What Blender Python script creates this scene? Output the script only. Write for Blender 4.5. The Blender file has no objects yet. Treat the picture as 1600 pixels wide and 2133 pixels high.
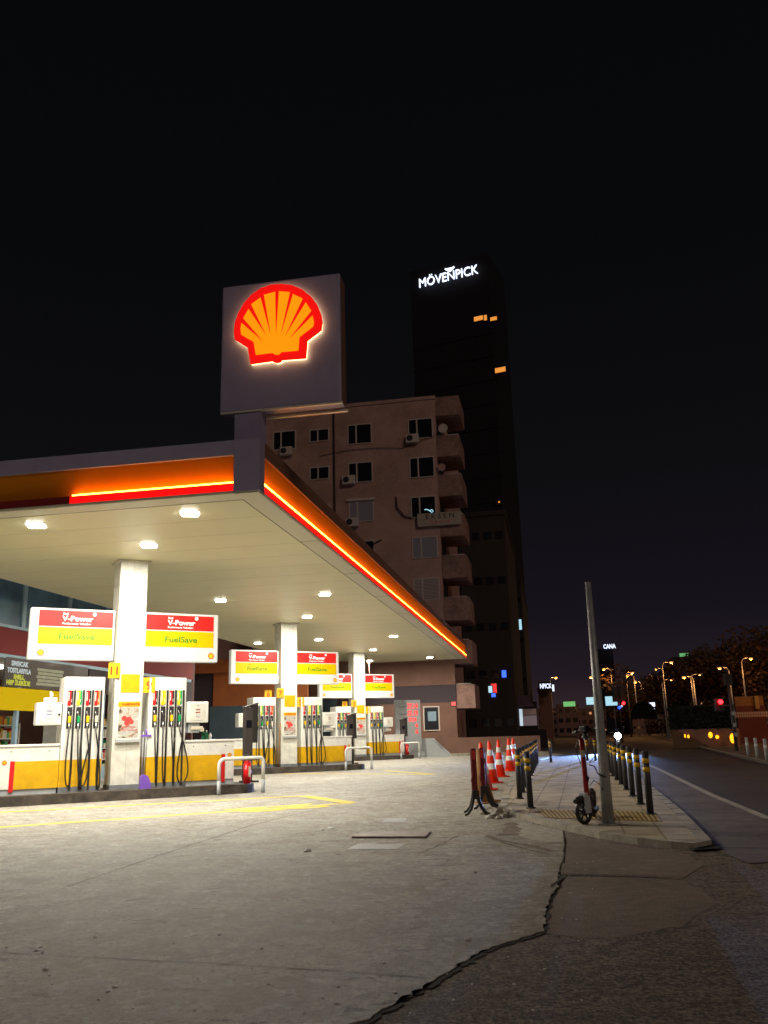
import bpy, bmesh, math, random
import numpy as np
from mathutils import Vector, Matrix
random.seed(7)
S = bpy.context.scene
COL = S.collection
R = math.radians

# ------------------------------------------------------------------ camera
CAM_H, FPX = 1.2, 1800.0
PITCH = math.atan(464 / FPX)
ROLL = 0.0267
fw = np.array([0, math.cos(PITCH), math.sin(PITCH)])
r0 = np.array([1.0, 0, 0]); u0 = np.cross(r0, fw)
cr, sr = math.cos(ROLL), math.sin(ROLL)
right = cr * r0 - sr * u0; upv = sr * r0 + cr * u0
cam = bpy.data.cameras.new('camera'); camo = bpy.data.objects.new('camera', cam); COL.objects.link(camo)
mw = Matrix(((right[0], upv[0], -fw[0], 0), (right[1], upv[1], -fw[1], 0), (right[2], upv[2], -fw[2], CAM_H), (0, 0, 0, 1)))
camo.matrix_world = mw
cam.sensor_fit = 'VERTICAL'; cam.sensor_height = 24.0; cam.sensor_width = 18.0
cam.lens = 24.0 * FPX / 2133.0
cam.clip_start = 0.1; cam.clip_end = 6000
S.camera = camo

# ------------------------------------------------------------------ world, light, exposure
W = bpy.data.worlds.new('World'); S.world = W; W.use_nodes = True
nt = W.node_tree; nt.nodes.clear()
wo = nt.nodes.new('ShaderNodeOutputWorld'); wb = nt.nodes.new('ShaderNodeBackground')
tc = nt.nodes.new('ShaderNodeTexCoord'); sx = nt.nodes.new('ShaderNodeSeparateXYZ'); rp = nt.nodes.new('ShaderNodeValToRGB')
nt.links.new(tc.outputs['Generated'], sx.inputs[0]); nt.links.new(sx.outputs['Z'], rp.inputs[0])
nt.links.new(rp.outputs[0], wb.inputs[0]); nt.links.new(wb.outputs[0], wo.inputs[0])
wb.inputs[1].default_value = 1.0
e = rp.color_ramp.elements
e[0].position = 0.0; e[0].color = (.050, .027, .024, 1)
e[1].position = 1.0; e[1].color = (.0017, .0018, .0022, 1)
for p, c in ((.025, (.028, .017, .0195)), (.06, (.0150, .0100, .0150)), (.13, (.0078, .0062, .0098)), (.28, (.0044, .0042, .0055)), (.5, (.0026, .0028, .0036))):
    k = e.new(p); k.color = (*c, 1)
sun = bpy.data.lights.new('city_glow', 'SUN'); sun.energy = 0.34; sun.angle = R(12); sun.color = (1.0, .80, .66)
suno = bpy.data.objects.new('city_glow', sun); COL.objects.link(suno)
suno.rotation_euler = Vector((-.42, .80, -.50)).to_track_quat('-Z', 'Y').to_euler()
S.view_settings.view_transform = 'Standard'; S.view_settings.look = 'None'
S.view_settings.exposure = 0; S.view_settings.gamma = 1
S.cycles.use_denoising = True
S.cycles.use_light_tree = True
S.cycles.max_bounces = 6; S.cycles.diffuse_bounces = 3; S.cycles.glossy_bounces = 3
S.cycles.sample_clamp_indirect = 6

# ------------------------------------------------------------------ measuring helpers
def ray(x, y): return fw * FPX + right * (x - 800) - upv * (y - 1066.5)
def G(x, y, h=0.0):                       # the point of the level z=h seen at a pixel of the photo
    d = ray(x, y); t = (h - CAM_H) / d[2]
    return (d[0] * t, d[1] * t)
def AT(x, y, D):                          # a point at horizontal distance D
    d = ray(x, y); t = D / math.hypot(d[0], d[1])
    return (d[0] * t, d[1] * t, CAM_H + d[2] * t)
HC = 5.26
U = np.array([math.sin(R(10.5)), math.cos(R(10.5))]); V = np.array([-U[1], U[0]])
P0 = np.array(G(540, 1022, HC))
def CF(t, s): q = P0 + t * U + s * V; return (float(q[0]), float(q[1]))
def FAC(x, y, t):                         # (s, z) on the vertical plane across the road axis at t
    d = ray(x, y); p = P0 + t * U
    k = (p @ U) / (d[0] * U[0] + d[1] * U[1]); q = d * k
    return float((q[:2] - P0) @ V), float(CAM_H + q[2])

# ------------------------------------------------------------------ materials
def mat(name, col, rough=.6, metal=0., emit=None, es=0., noise=0., nscale=8., bump=0., bscale=60., spec=.5, alpha=1.0, trans=0., coat=0.):
    m = bpy.data.materials.new(name); m.use_nodes = True
    n = m.node_tree; b = n.nodes['Principled BSDF']
    b.inputs['Base Color'].default_value = (*col, 1); b.inputs['Roughness'].default_value = rough
    b.inputs['Metallic'].default_value = metal; b.inputs['Specular IOR Level'].default_value = spec
    b.inputs['Coat Weight'].default_value = coat
    if trans: b.inputs['Transmission Weight'].default_value = trans
    if emit: b.inputs['Emission Color'].default_value = (*emit, 1); b.inputs['Emission Strength'].default_value = es
    if noise or bump:
        t = n.nodes.new('ShaderNodeTexCoord')
    if noise:
        a = n.nodes.new('ShaderNodeTexNoise'); a.inputs['Scale'].default_value = nscale; a.inputs['Detail'].default_value = 8
        a.inputs['Roughness'].default_value = .65
        n.links.new(t.outputs['Object'], a.inputs['Vector'])
        r = n.nodes.new('ShaderNodeValToRGB'); r.color_ramp.elements[0].position = .3; r.color_ramp.elements[1].position = .72
        r.color_ramp.elements[0].color = (*[c * (1 - noise) for c in col], 1)
        r.color_ramp.elements[1].color = (*[min(1, c * (1 + noise * .5)) for c in col], 1)
        n.links.new(a.outputs[0], r.inputs[0]); n.links.new(r.outputs[0], b.inputs['Base Color'])
    if bump:
        a = n.nodes.new('ShaderNodeTexNoise'); a.inputs['Scale'].default_value = bscale; a.inputs['Detail'].default_value = 4
        n.links.new(t.outputs['Object'], a.inputs['Vector'])
        u = n.nodes.new('ShaderNodeBump'); u.inputs['Strength'].default_value = bump; u.inputs['Distance'].default_value = .01
        n.links.new(a.outputs[0], u.inputs['Height']); n.links.new(u.outputs[0], b.inputs['Normal'])
    return m

def nodes(m): return m.node_tree.nodes, m.node_tree.links
def ground_mat(name, stops, rough, layers, bump=.4, bscale=90., speck=None):
    """several noise layers (scale, weight, stretch) summed through a colour ramp"""
    m = bpy.data.materials.new(name); m.use_nodes = True
    N, L = nodes(m); b = N['Principled BSDF']; b.inputs['Roughness'].default_value = rough
    t = N.new('ShaderNodeTexCoord'); acc = None
    for sc, w, det in layers:
        a = N.new('ShaderNodeTexNoise'); a.inputs['Scale'].default_value = sc; a.inputs['Detail'].default_value = det; a.inputs['Roughness'].default_value = .62
        L.new(t.outputs['Object'], a.inputs['Vector'])
        k = N.new('ShaderNodeMath'); k.operation = 'MULTIPLY_ADD'; k.inputs[1].default_value = w
        L.new(a.outputs[0], k.inputs[0])
        if acc is None: k.inputs[2].default_value = 0
        else: L.new(acc, k.inputs[2])
        acc = k.outputs[0]
    r = N.new('ShaderNodeValToRGB'); el = r.color_ramp.elements
    el[0].position, el[0].color = stops[0][0], (*stops[0][1], 1); el[1].position, el[1].color = stops[-1][0], (*stops[-1][1], 1)
    for p, c in stops[1:-1]: q = el.new(p); q.color = (*c, 1)
    L.new(acc, r.inputs[0]); out = r.outputs[0]
    if speck:                                  # pale or dark grains
        for sc, thr, colr, amt in speck:
            v = N.new('ShaderNodeTexNoise'); v.inputs['Scale'].default_value = sc; v.inputs['Detail'].default_value = 2
            L.new(t.outputs['Object'], v.inputs['Vector'])
            g = N.new('ShaderNodeMapRange'); g.inputs[1].default_value = thr; g.inputs[2].default_value = thr + .05; g.inputs[4].default_value = amt
            L.new(v.outputs[0], g.inputs[0])
            x = N.new('ShaderNodeMix'); x.data_type = 'RGBA'; x.inputs['B'].default_value = (*colr, 1)
            L.new(g.outputs[0], x.inputs['Factor']); L.new(out, x.inputs['A']); out = x.outputs['Result']
    L.new(out, b.inputs['Base Color'])
    a = N.new('ShaderNodeTexNoise'); a.inputs['Scale'].default_value = bscale; a.inputs['Detail'].default_value = 5
    L.new(t.outputs['Object'], a.inputs['Vector'])
    u = N.new('ShaderNodeBump'); u.inputs['Strength'].default_value = bump; u.inputs['Distance'].default_value = .012
    L.new(a.outputs[0], u.inputs['Height']); L.new(u.outputs[0], b.inputs['Normal'])
    return m

M = {}
def concrete_mat(name, tint, dirt_scale=.35, k=1.0):
    m = bpy.data.materials.new(name); m.use_nodes = True; N, L = nodes(m); b = N['Principled BSDF']; b.inputs['Roughness'].default_value = .70; b.inputs['Specular IOR Level'].default_value = .6
    t = N.new('ShaderNodeTexCoord')
    def nz(sc, det, ro, st=(1, 1, 1), dist=0.):
        mp = N.new('ShaderNodeMapping'); mp.inputs['Scale'].default_value = st; L.new(t.outputs['Object'], mp.inputs[0])
        a = N.new('ShaderNodeTexNoise'); a.inputs['Scale'].default_value = sc; a.inputs['Detail'].default_value = det; a.inputs['Roughness'].default_value = ro; a.inputs['Distortion'].default_value = dist
        L.new(mp.outputs[0], a.inputs['Vector']); return a.outputs[0]
    def rng_(src, lo, hi, a0, a1):
        g = N.new('ShaderNodeMapRange'); g.inputs[1].default_value = lo; g.inputs[2].default_value = hi; g.inputs[3].default_value = a0; g.inputs[4].default_value = a1; L.new(src, g.inputs[0]); return g.outputs[0]
    def mix(fac, A, B, mode='MIX'):
        x = N.new('ShaderNodeMix'); x.data_type = 'RGBA'; x.blend_type = mode
        if isinstance(fac, float): x.inputs['Factor'].default_value = fac
        else: L.new(fac, x.inputs['Factor'])
        for s_, v in (('A', A), ('B', B)):
            if isinstance(v, tuple): x.inputs[s_].default_value = (*v, 1)
            else: L.new(v, x.inputs[s_])
        return x.outputs['Result']
    c = mix(rng_(nz(dirt_scale, 4, .6), .40, .60, 0., 1.), tuple(x * .80 for x in tint), tuple(x * 1.10 for x in tint))          # broad wear
    c = mix(rng_(nz(2.1, 10, .72, dist=.5), .43, .58, 0., .9), c, (tint[0] * .55, tint[1] * .50, tint[2] * .43))                    # brown dirt clouds
    c = mix(rng_(nz(6.0, 10, .85, dist=.3), .51, .60, 0., .9), c, (tint[0] * 1.42, tint[1] * 1.46, tint[2] * 1.52))              # pale laitance
    c = mix(rng_(nz(20., 9, .85), .47, .58, 0., .85), c, (tint[0] * .42, tint[1] * .38, tint[2] * .32))                            # gritty mottling
    c = mix(rng_(nz(3.3, 5, .6, (1., 2.2, 1), .8), .635, .655, 0., .9), c, (.07, .05, .036))                                   # spalled pits
    c = mix(rng_(nz(85., 3, .6), .60, .66, 0., .6), c, (.60, .58, .52))                                                        # pale grit
    c = mix(rng_(nz(60., 3, .6), .62, .68, 0., .7), c, (.05, .04, .03))
    L.new(c, b.inputs['Base Color'])
    u = N.new('ShaderNodeBump'); u.inputs['Strength'].default_value = .55 * k; u.inputs['Distance'].default_value = .015
    L.new(nz(24., 8, .75), u.inputs['Height']); L.new(u.outputs[0], b.inputs['Normal'])
    return m
M['concrete'] = concrete_mat('forecourt_concrete', (.375, .352, .305))
M['asphalt'] = ground_mat('old_asphalt', [(.43, (.040, .029, .024)), (.5, (.125, .094, .076)), (.56, (.24, .19, .155))], .85,
    [(.5, .2, 3), (9, .3, 6), (34, .5, 5)], 1., 60., [(28, .58, (.016, .012, .011), .8), (46, .62, (.30, .24, .20), .6)])
M['patch'] = ground_mat('asphalt_patch', [(.4, (.12, .09, .072)), (.5, (.18, .138, .11)), (.6, (.25, .20, .165))], .85, [(.8, .3, 3), (9, .3, 6), (40, .4, 4)], .8, 70., [(40, .62, (.03, .022, .018), .7)])
M['road'] = ground_mat('road_asphalt', [(.4, (.034, .031, .032)), (.5, (.06, .056, .058)), (.6, (.09, .085, .086))], .62, [(.3, .4, 3), (3, .3, 6), (40, .3, 4)], .5, 110.)
M['gutter'] = ground_mat('gutter_asphalt', [(.4, (.075, .06, .048)), (.5, (.125, .10, .082)), (.6, (.19, .16, .13))], .8, [(.6, .4, 3), (5, .3, 6), (50, .3, 4)], .5, 110.)
M['crack'] = mat('crack_shadow', (.012, .010, .009), .95)
M['stain'] = mat('oil_stain', (.09, .072, .055), .7, noise=.4, nscale=14)
M['kerb'] = mat('kerb_stone', (.38, .34, .265), .85, noise=.45, nscale=5, bump=.5, bscale=40)
M['islandkerb'] = mat('island_kerb_concrete', (.085, .066, .052), .8, noise=.75, nscale=4, bump=.6, bscale=50)
M['rubble'] = mat('broken_concrete', (.42, .38, .32), .9, noise=.4, nscale=9, bump=.8, bscale=30)
M['yline'] = ground_mat('worn_yellow_paint', [(.36, (.36, .31, .18)), (.44, (.62, .47, .05)), (.7, (.70, .52, .04))], .7, [(3, .5, 4), (30, .5, 5)], .2, 80.)
M['wline'] = ground_mat('worn_white_paint', [(.3, (.16, .14, .12)), (.45, (.36, .33, .28)), (.7, (.5, .46, .4))], .8, [(2, .5, 4), (25, .5, 5)], .2, 80.)
M['white'] = mat('white_enamel', (.76, .745, .69), .42, noise=.16, nscale=4.5, bump=.08, bscale=9)
M['whiteold'] = mat('aged_white_paint', (.70, .68, .60), .5, noise=.26, nscale=3.5)
M['board'] = mat('lit_white_acrylic', (.62, .62, .59), .3, emit=(1, .99, .92), es=.15)
M['bred'] = mat('lit_red_acrylic', (.52, .014, .012), .4, emit=(1, .03, .02), es=.26)
M['byel'] = mat('lit_yellow_acrylic', (.62, .40, .0), .35, emit=(1, .63, 0), es=.18)
M['btxt'] = mat('lit_white_lettering', (.85, .85, .85), .4, emit=(1, 1, 1), es=.3)
M['bgreen'] = mat('green_lettering', (.05, .26, .008), .5)
M['yellow'] = mat('yellow_enamel', (.70, .39, .003), .42, noise=.20, nscale=5)
M['red'] = mat('red_enamel', (.62, .012, .015), .35)
M['grey'] = mat('grey_plinth_paint', (.17, .18, .19), .6, noise=.25, nscale=6)
M['lgrey'] = mat('pale_grey_paint', (.42, .44, .45), .5, noise=.12, nscale=5)
M['black'] = mat('black_rubber', (.014, .012, .012), .42)
M['blackp'] = mat('black_plastic', (.022, .019, .018), .5)
M['darkbrown'] = mat('dark_brown_metal', (.055, .045, .042), .45)
M['steel'] = mat('worn_steel', (.42, .42, .42), .35, metal=.9)
M['galv'] = mat('galvanised_pole_steel', (.46, .47, .47), .5, metal=.35, noise=.35, nscale=6)
M['green'] = mat('green_plastic', (.01, .30, .09), .4)
M['nyel'] = mat('yellow_plastic', (.80, .50, .01), .4)
M['orangep'] = mat('orange_label', (.85, .14, .01), .4)
M['lime'] = mat('yellow_green_label', (.55, .60, .02), .4)
M['cream'] = mat('cream_plastic', (.62, .56, .44), .45)
M['ceil'] = mat('canopy_ceiling_paint', (.68, .66, .43), .42, noise=.05, nscale=1.2)
M['trim'] = mat('canopy_soffit_trim', (.58, .56, .43), .45)
M['seam'] = mat('dark_joint', (.05, .045, .035), .8)
M['lilac'] = mat('lilac_tinted_white_panel', (.34, .315, .48), .5, noise=.10, nscale=2)  # purple night light on the white panels is put into this colour
M['fbrown'] = mat('brown_tinted_side_panel', (.20, .10, .07), .8, spec=.2)  # orange-brown light on the white side band is put into this colour
M['fyel'] = mat('fascia_yellow_panel', (.62, .20, .008), .9, spec=.1)
M['fred'] = mat('fascia_red_unlit', (.22, .02, .02), .4)
M['ledy'] = mat('yellow_neon', (1, .6, .1), .5, emit=(1, .38, .03), es=20.)
M['ledr'] = mat('red_neon_band', (.8, .01, .01), .4, emit=(1, .004, .004), es=1.1)
M['lens'] = mat('downlight_lens', (1, 1, 1), .5, emit=(1, .945, .81), es=25.)
M['logor'] = mat('lit_red_emblem', (.7, .01, .01), .4, emit=(1, .006, .004), es=.82)
M['logoy'] = mat('lit_amber_emblem', (.9, .4, .01), .4, emit=(1, .30, .003), es=.95)
M['halo'] = mat('emblem_backlight', (1, 1, 1), .5, emit=(1, .78, .30), es=3.2)
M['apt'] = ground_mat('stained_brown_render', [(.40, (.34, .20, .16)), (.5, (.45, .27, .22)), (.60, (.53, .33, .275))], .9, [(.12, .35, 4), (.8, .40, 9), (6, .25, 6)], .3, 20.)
M['aptb'] = ground_mat('stained_shaded_balcony_render', [(.42, (.19, .11, .085)), (.5, (.29, .165, .13)), (.58, (.36, .21, .17))], .9, [(.5, .45, 6), (3, .35, 7), (12, .2, 5)], .3, 20.)  # darker copy of the stained wall render, balcony shadow put into its colour
M['aptdark'] = mat('dark_render', (.030, .022, .019), .9, noise=.3, nscale=.4)
M['aframe'] = mat('window_frame_pale', (.55, .46, .40), .6)
M['aglass'] = mat('dark_window_glass', (.012, .012, .016), .12)
M['curtain'] = mat('grey_blind', (.26, .24, .28), .8)
M['blind'] = mat('slatted_blind', (.22, .16, .13), .8)
M['orangew'] = mat('orange_render', (.40, .115, .030), .85, noise=.2, nscale=1.5)
M['bluew'] = mat('blue_grey_render', (.085, .12, .15), .8, noise=.2, nscale=1.5)
M['maroon'] = mat('maroon_render', (.20, .018, .018), .8, noise=.12, nscale=1.)
M['maroond'] = mat('deep_maroon_render', (.10, .035, .03), .8, noise=.2, nscale=1.)
M['brownw'] = mat('brown_render', (.19, .095, .065), .85, noise=.25, nscale=1.)
M['darkw'] = mat('dark_render_band', (.05, .035, .04), .85)
M['bframe'] = mat('blue_grey_frame', (.26, .38, .46), .4)
M['bglass'] = mat('blue_tinted_glass', (.10, .19, .26), .15, noise=.5, nscale=.8)
M['cglass'] = mat('poster_glass_dark', (.05, .045, .042), .25)
M['tower'] = mat('tower_dark_cladding', (.022, .021, .024), .9, spec=.1)
M['black2'] = mat('unlit_wall', (.018, .014, .016), .9)
M['cone'] = mat('orange_red_cone_rubber', (.90, .035, .006), .45, emit=(1, .02, .0), es=.0)
M['coneold'] = mat('faded_brown_cone_rubber', (.27, .12, .025), .7, noise=.3, nscale=6)
M['refl'] = mat('white_reflective_sleeve', (.78, .78, .76), .35)
M['boll'] = mat('black_bollard_rubber', (.030, .029, .033), .5, noise=.2, nscale=9)
M['bolly'] = mat('yellow_reflective_band', (.72, .42, .0), .45)
M['bred2'] = mat('dark_red_plastic', (.20, .010, .012), .5, noise=.4, nscale=8)
M['pink'] = mat('bright_red_reflector', (.75, .06, .05), .4)
M['scred'] = mat('scooter_red_paint', (.34, .010, .012), .32)
M['purple'] = mat('purple_plastic', (.20, .09, .52), .45)
M['extred'] = mat('extinguisher_red', (.60, .008, .012), .28)
M['glassgreen'] = mat('green_bottle', (.01, .13, .05), .2)
M['sodium'] = mat('sodium_lamp_glow', (1, .5, .1), .5, emit=(1, .42, .11), es=1.9)
M['sodium2'] = mat('dim_sodium_lamp_glow', (1, .5, .1), .5, emit=(1, .45, .16), es=1.1)
M['dimwin'] = mat('dim_lit_window', (1, .5, .2), .5, emit=(1, .45, .18), es=.5)
M['redl'] = mat('red_signal_glow', (1, 0, 0), .5, emit=(1, .01, .015), es=12.)
M['bluel'] = mat('blue_sign_glow', (.1, .2, 1), .5, emit=(.03, .10, 1), es=2.2)
M['cyanl'] = mat('pale_cyan_sign_glow', (.6, .9, 1), .5, emit=(.35, .62, .75), es=1.1)
M['whitel'] = mat('cool_white_sign_glow', (.9, .9, 1), .5, emit=(.72, .80, 1), es=1.5)
M['hotel'] = mat('cool_white_letter_glow', (.9, .9, 1), .5, emit=(.72, .80, 1), es=1.7)
M['greenl'] = mat('green_sign_glow', (.2, 1, .4), .5, emit=(.20, .62, .22), es=.6)
M['amber'] = mat('lit_amber_window', (1, .5, .1), .5, emit=(1, .36, .06), es=.8)
M['amber2'] = mat('tunnel_lamp_glow', (1, .6, .1), .5, emit=(1, .36, .01), es=2.2)
M['head'] = mat('headlight_glow', (1, 1, 1), .5, emit=(.85, .95, 1), es=30.)
M['pdig'] = mat('price_digit_glow', (1, .1, .1), .5, emit=(1, .03, .03), es=1.0)
M['leaf'] = mat('dark_leaves', (.045, .05, .022), .7, noise=.4, nscale=2)
M['leafb'] = mat('brownish_leaves', (.09, .05, .022), .7, noise=.4, nscale=2)
M['trunk'] = mat('bark', (.06, .042, .03), .9)
M['hedge'] = mat('black_green_hedge', (.010, .013, .008), .9)
M['city'] = mat('distant_render', (.20, .12, .10), .9, noise=.3, nscale=.1)
M['storelamp'] = mat('shop_ceiling_lamp', (1, 1, 1), .5, emit=(1, .93, .78), es=6.)
M['shelf'] = mat('shop_shelf', (.35, .30, .24), .7)
M['text'] = mat('dark_lettering', (.03, .025, .025), .6)
M['textg'] = mat('grey_lettering', (.30, .28, .30), .6)
M['textp'] = mat('pale_blue_lettering', (.55, .66, .80), .6)
M['texty'] = mat('yellow_green_lettering', (.60, .66, .05), .6)
M['textr'] = mat('red_lettering', (.60, .02, .02), .5)
M['ored'] = mat('orange_red_lettering', (.62, .02, .005), .5)
M['plate'] = mat('worn_iron_plate', (.30, .25, .23), .55, metal=.3, noise=.4, nscale=7)
M['plates'] = mat('plate_rust', (.22, .08, .07), .7, noise=.4, nscale=7)
M['frieze'] = mat('self_lit_frieze_film', (.60, .42, .0), .8, emit=(1, .70, 0), es=.05, spec=.1)  # faint glow added to the film itself
M['paper'] = mat('white_paper', (.75, .74, .70), .7)
def poster_mat():
    m = bpy.data.materials.new('poster_print'); m.use_nodes = True; N, L = nodes(m); b = N['Principled BSDF']; b.inputs['Roughness'].default_value = .35
    t = N.new('ShaderNodeTexCoord'); a = N.new('ShaderNodeTexNoise'); a.inputs['Scale'].default_value = 11; a.inputs['Detail'].default_value = 3
    L.new(t.outputs['Object'], a.inputs['Vector']); r = N.new('ShaderNodeValToRGB'); r.color_ramp.interpolation = 'EASE'
    el = r.color_ramp.elements; el[0].position = .32; el[0].color = (.07, .05, .04, 1); el[1].position = .72; el[1].color = (.62, .60, .55, 1)
    for p, c in ((.42, (.35, .25, .18)), (.50, (.52, .47, .40)), (.60, (.40, .40, .38))): q = el.new(p); q.color = (*c, 1)
    L.new(a.outputs[0], r.inputs[0]); L.new(r.outputs[0], b.inputs['Base Color']); return m
M['poster'] = poster_mat()
def pave_mat():
    m = bpy.data.materials.new('concrete_pavers'); m.use_nodes = True; N, L = nodes(m); b = N['Principled BSDF']; b.inputs['Roughness'].default_value = .85
    t = N.new('ShaderNodeTexCoord'); br = N.new('ShaderNodeTexBrick'); br.inputs['Scale'].default_value = 1.
    br.inputs['Brick Width'].default_value = .4; br.inputs['Row Height'].default_value = .4; br.inputs['Mortar Size'].default_value = .012; br.offset = 0
    br.inputs['Color1'].default_value = (.42, .35, .25, 1); br.inputs['Color2'].default_value = (.48, .405, .29, 1); br.inputs['Mortar'].default_value = (.24, .19, .13, 1)
    mp_ = N.new('ShaderNodeMapping'); mp_.inputs['Rotation'].default_value = (0, 0, R(12)); L.new(t.outputs['Object'], mp_.inputs[0]); L.new(mp_.outputs[0], br.inputs['Vector'])
    a = N.new('ShaderNodeTexNoise'); a.inputs['Scale'].default_value = 2.2; a.inputs['Detail'].default_value = 8; L.new(t.outputs['Object'], a.inputs['Vector'])
    g = N.new('ShaderNodeMapRange'); g.inputs[1].default_value = .35; g.inputs[2].default_value = .7; g.inputs[3].default_value = .55; g.inputs[4].default_value = 1.15; L.new(a.outputs[0], g.inputs[0])
    x = N.new('ShaderNodeMix'); x.data_type = 'RGBA'; x.blend_type = 'MULTIPLY'; x.inputs['Factor'].default_value = 1
    L.new(br.outputs[0], x.inputs['A']); L.new(g.outputs[0], x.inputs['B']); L.new(x.outputs['Result'], b.inputs['Base Color'])
    u = N.new('ShaderNodeBump'); u.inputs['Strength'].default_value = .4; u.inputs['Distance'].default_value = .01; L.new(a.outputs[0], u.inputs['Height']); L.new(u.outputs[0], b.inputs['Normal'])
    return m
M['paver'] = pave_mat()

# ------------------------------------------------------------------ mesh helpers
class MB:
    def __init__(self): self.b = bmesh.new(); self.k = 0
    def mat(self, k): self.k = k; return self
    def _f(self, faces, smooth=False):
        for f in faces: f.material_index = self.k; f.smooth = smooth
    def box(self, x0, x1, y0, y1, z0, z1, bev=0, M4=None, taper=None):
        vs = [self.b.verts.new(v) for v in ((x0, y0, z0), (x1, y0, z0), (x1, y1, z0), (x0, y1, z0), (x0, y0, z1), (x1, y0, z1), (x1, y1, z1), (x0, y1, z1))]
        fs = [self.b.faces.new([vs[i] for i in q]) for q in ((3, 2, 1, 0), (4, 5, 6, 7), (0, 1, 5, 4), (1, 2, 6, 5), (2, 3, 7, 6), (3, 0, 4, 7))]
        self._f(fs)
        if bev:
            es = {e for f in fs for e in f.edges}
            r = bmesh.ops.bevel(self.b, geom=list(es), offset=bev, segments=2, affect='EDGES', profile=.6)
            self._f(r['faces']); vs = list({v for f in r['faces'] for v in f.verts} | {v for v in vs if v.is_valid})
        if M4 is not None: bmesh.ops.transform(self.b, matrix=M4, verts=[v for v in vs if v.is_valid])
        return self
    def cyl(self, p, q, r0_, r1_=None, n=14, smooth=True, cap=True):
        r1_ = r0_ if r1_ is None else r1_
        p = Vector(p); q = Vector(q); d = (q - p).normalized()
        a = d.orthogonal().normalized(); c = d.cross(a)
        A = [self.b.verts.new(p + (a * math.cos(t) + c * math.sin(t)) * r0_) for t in [2 * math.pi * i / n for i in range(n)]]
        B = [self.b.verts.new(q + (a * math.cos(t) + c * math.sin(t)) * r1_) for t in [2 * math.pi * i / n for i in range(n)]]
        self._f([self.b.faces.new((A[i], A[(i + 1) % n], B[(i + 1) % n], B[i])) for i in range(n)], smooth)
        if cap:
            self._f([self.b.faces.new(A[::-1])]); self._f([self.b.faces.new(B)])
        return self
    def tube(self, pts, r, n=8):
        pts = [Vector(p) for p in pts]; rings = []; a = None
        for i, p in enumerate(pts):
            d = (pts[min(i + 1, len(pts) - 1)] - pts[max(i - 1, 0)]).normalized()
            if a is None: a = d.orthogonal().normalized()
            a = (a - d * a.dot(d)).normalized(); c = d.cross(a)
            rings.append([self.b.verts.new(p + (a * math.cos(2 * math.pi * k / n) + c * math.sin(2 * math.pi * k / n)) * r) for k in range(n)])
        for A, B in zip(rings, rings[1:]):
            self._f([self.b.faces.new((A[k], A[(k + 1) % n], B[(k + 1) % n], B[k])) for k in range(n)], True)
        self._f([self.b.faces.new(rings[0][::-1]), self.b.faces.new(rings[-1])])
        return self
    def sphere(self, c, r, sz=1.0, u=14, v=8):
        g = bmesh.ops.create_uvsphere(self.b, u_segments=u, v_segments=v, radius=r, matrix=Matrix.Translation(c) @ Matrix.Diagonal((1, 1, sz, 1)))
        self._f({f for w in g['verts'] for f in w.link_faces}, True); return self
    def prism(self, pts, y0, y1):          # outline in x,z extruded along y
        A = [self.b.verts.new((x, y0, z)) for x, z in pts]; B = [self.b.verts.new((x, y1, z)) for x, z in pts]; n = len(pts)
        fa = self.b.faces.new(A); fb = self.b.faces.new(B[::-1])
        self._f([fa, fb]); self._f([self.b.faces.new((B[i], B[(i + 1) % n], A[(i + 1) % n], A[i])) for i in range(n)])
        bmesh.ops.triangulate(self.b, faces=[fa, fb]); return self
    def slab(self, pts, z0, z1):           # outline in x,y between z0 and z1
        A = [self.b.verts.new((x, y, z1)) for x, y in pts]; n = len(pts)
        fa = self.b.faces.new(A); self._f([fa])
        if z0 is not None:
            B = [self.b.verts.new((x, y, z0)) for x, y in pts]
            self._f([self.b.faces.new((A[i], B[i], B[(i + 1) % n], A[(i + 1) % n])) for i in range(n)])
        bmesh.ops.triangulate(self.b, faces=[fa]); return self
    def quad(self, *p): self._f([self.b.faces.new([self.b.verts.new(q) for q in p])]); return self
    def ribbon(self, pts, w, z, jit=0., step=None):
        if step:
            q = []
            for a, c in zip(pts, pts[1:]):
                n = max(1, int(math.dist(a, c) / step))
                q += [(a[0] + (c[0] - a[0]) * i / n + random.uniform(-jit, jit), a[1] + (c[1] - a[1]) * i / n + random.uniform(-jit, jit)) for i in range(n)]
            pts = q + [pts[-1]]
        prev = None
        for i, p in enumerate(pts):
            a = pts[max(i - 1, 0)]; c = pts[min(i + 1, len(pts) - 1)]
            dx, dy = c[0] - a[0], c[1] - a[1]; l = math.hypot(dx, dy) or 1; ww = w * (random.uniform(.45, 1.3) if jit else 1) / 2
            L_ = self.b.verts.new((p[0] - dy / l * ww, p[1] + dx / l * ww, z)); R_ = self.b.verts.new((p[0] + dy / l * ww, p[1] - dx / l * ww, z))
            if prev: self._f([self.b.faces.new((prev[0], prev[1], R_, L_))])
            prev = (L_, R_)
        return self
    def build(self, name, mats, parent=None, loc=None, rz=None):
        bmesh.ops.recalc_face_normals(self.b, faces=self.b.faces)
        me = bpy.data.meshes.new(name); self.b.to_mesh(me); self.b.free()
        for m in (mats if isinstance(mats, (list, tuple)) else [mats]): me.materials.append(M[m] if isinstance(m, str) else m)
        o = bpy.data.objects.new(name, me); COL.objects.link(o)
        if parent: o.parent = parent
        if loc: o.location = loc
        if rz is not None: o.rotation_euler = (0, 0, rz)
        return o

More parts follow.
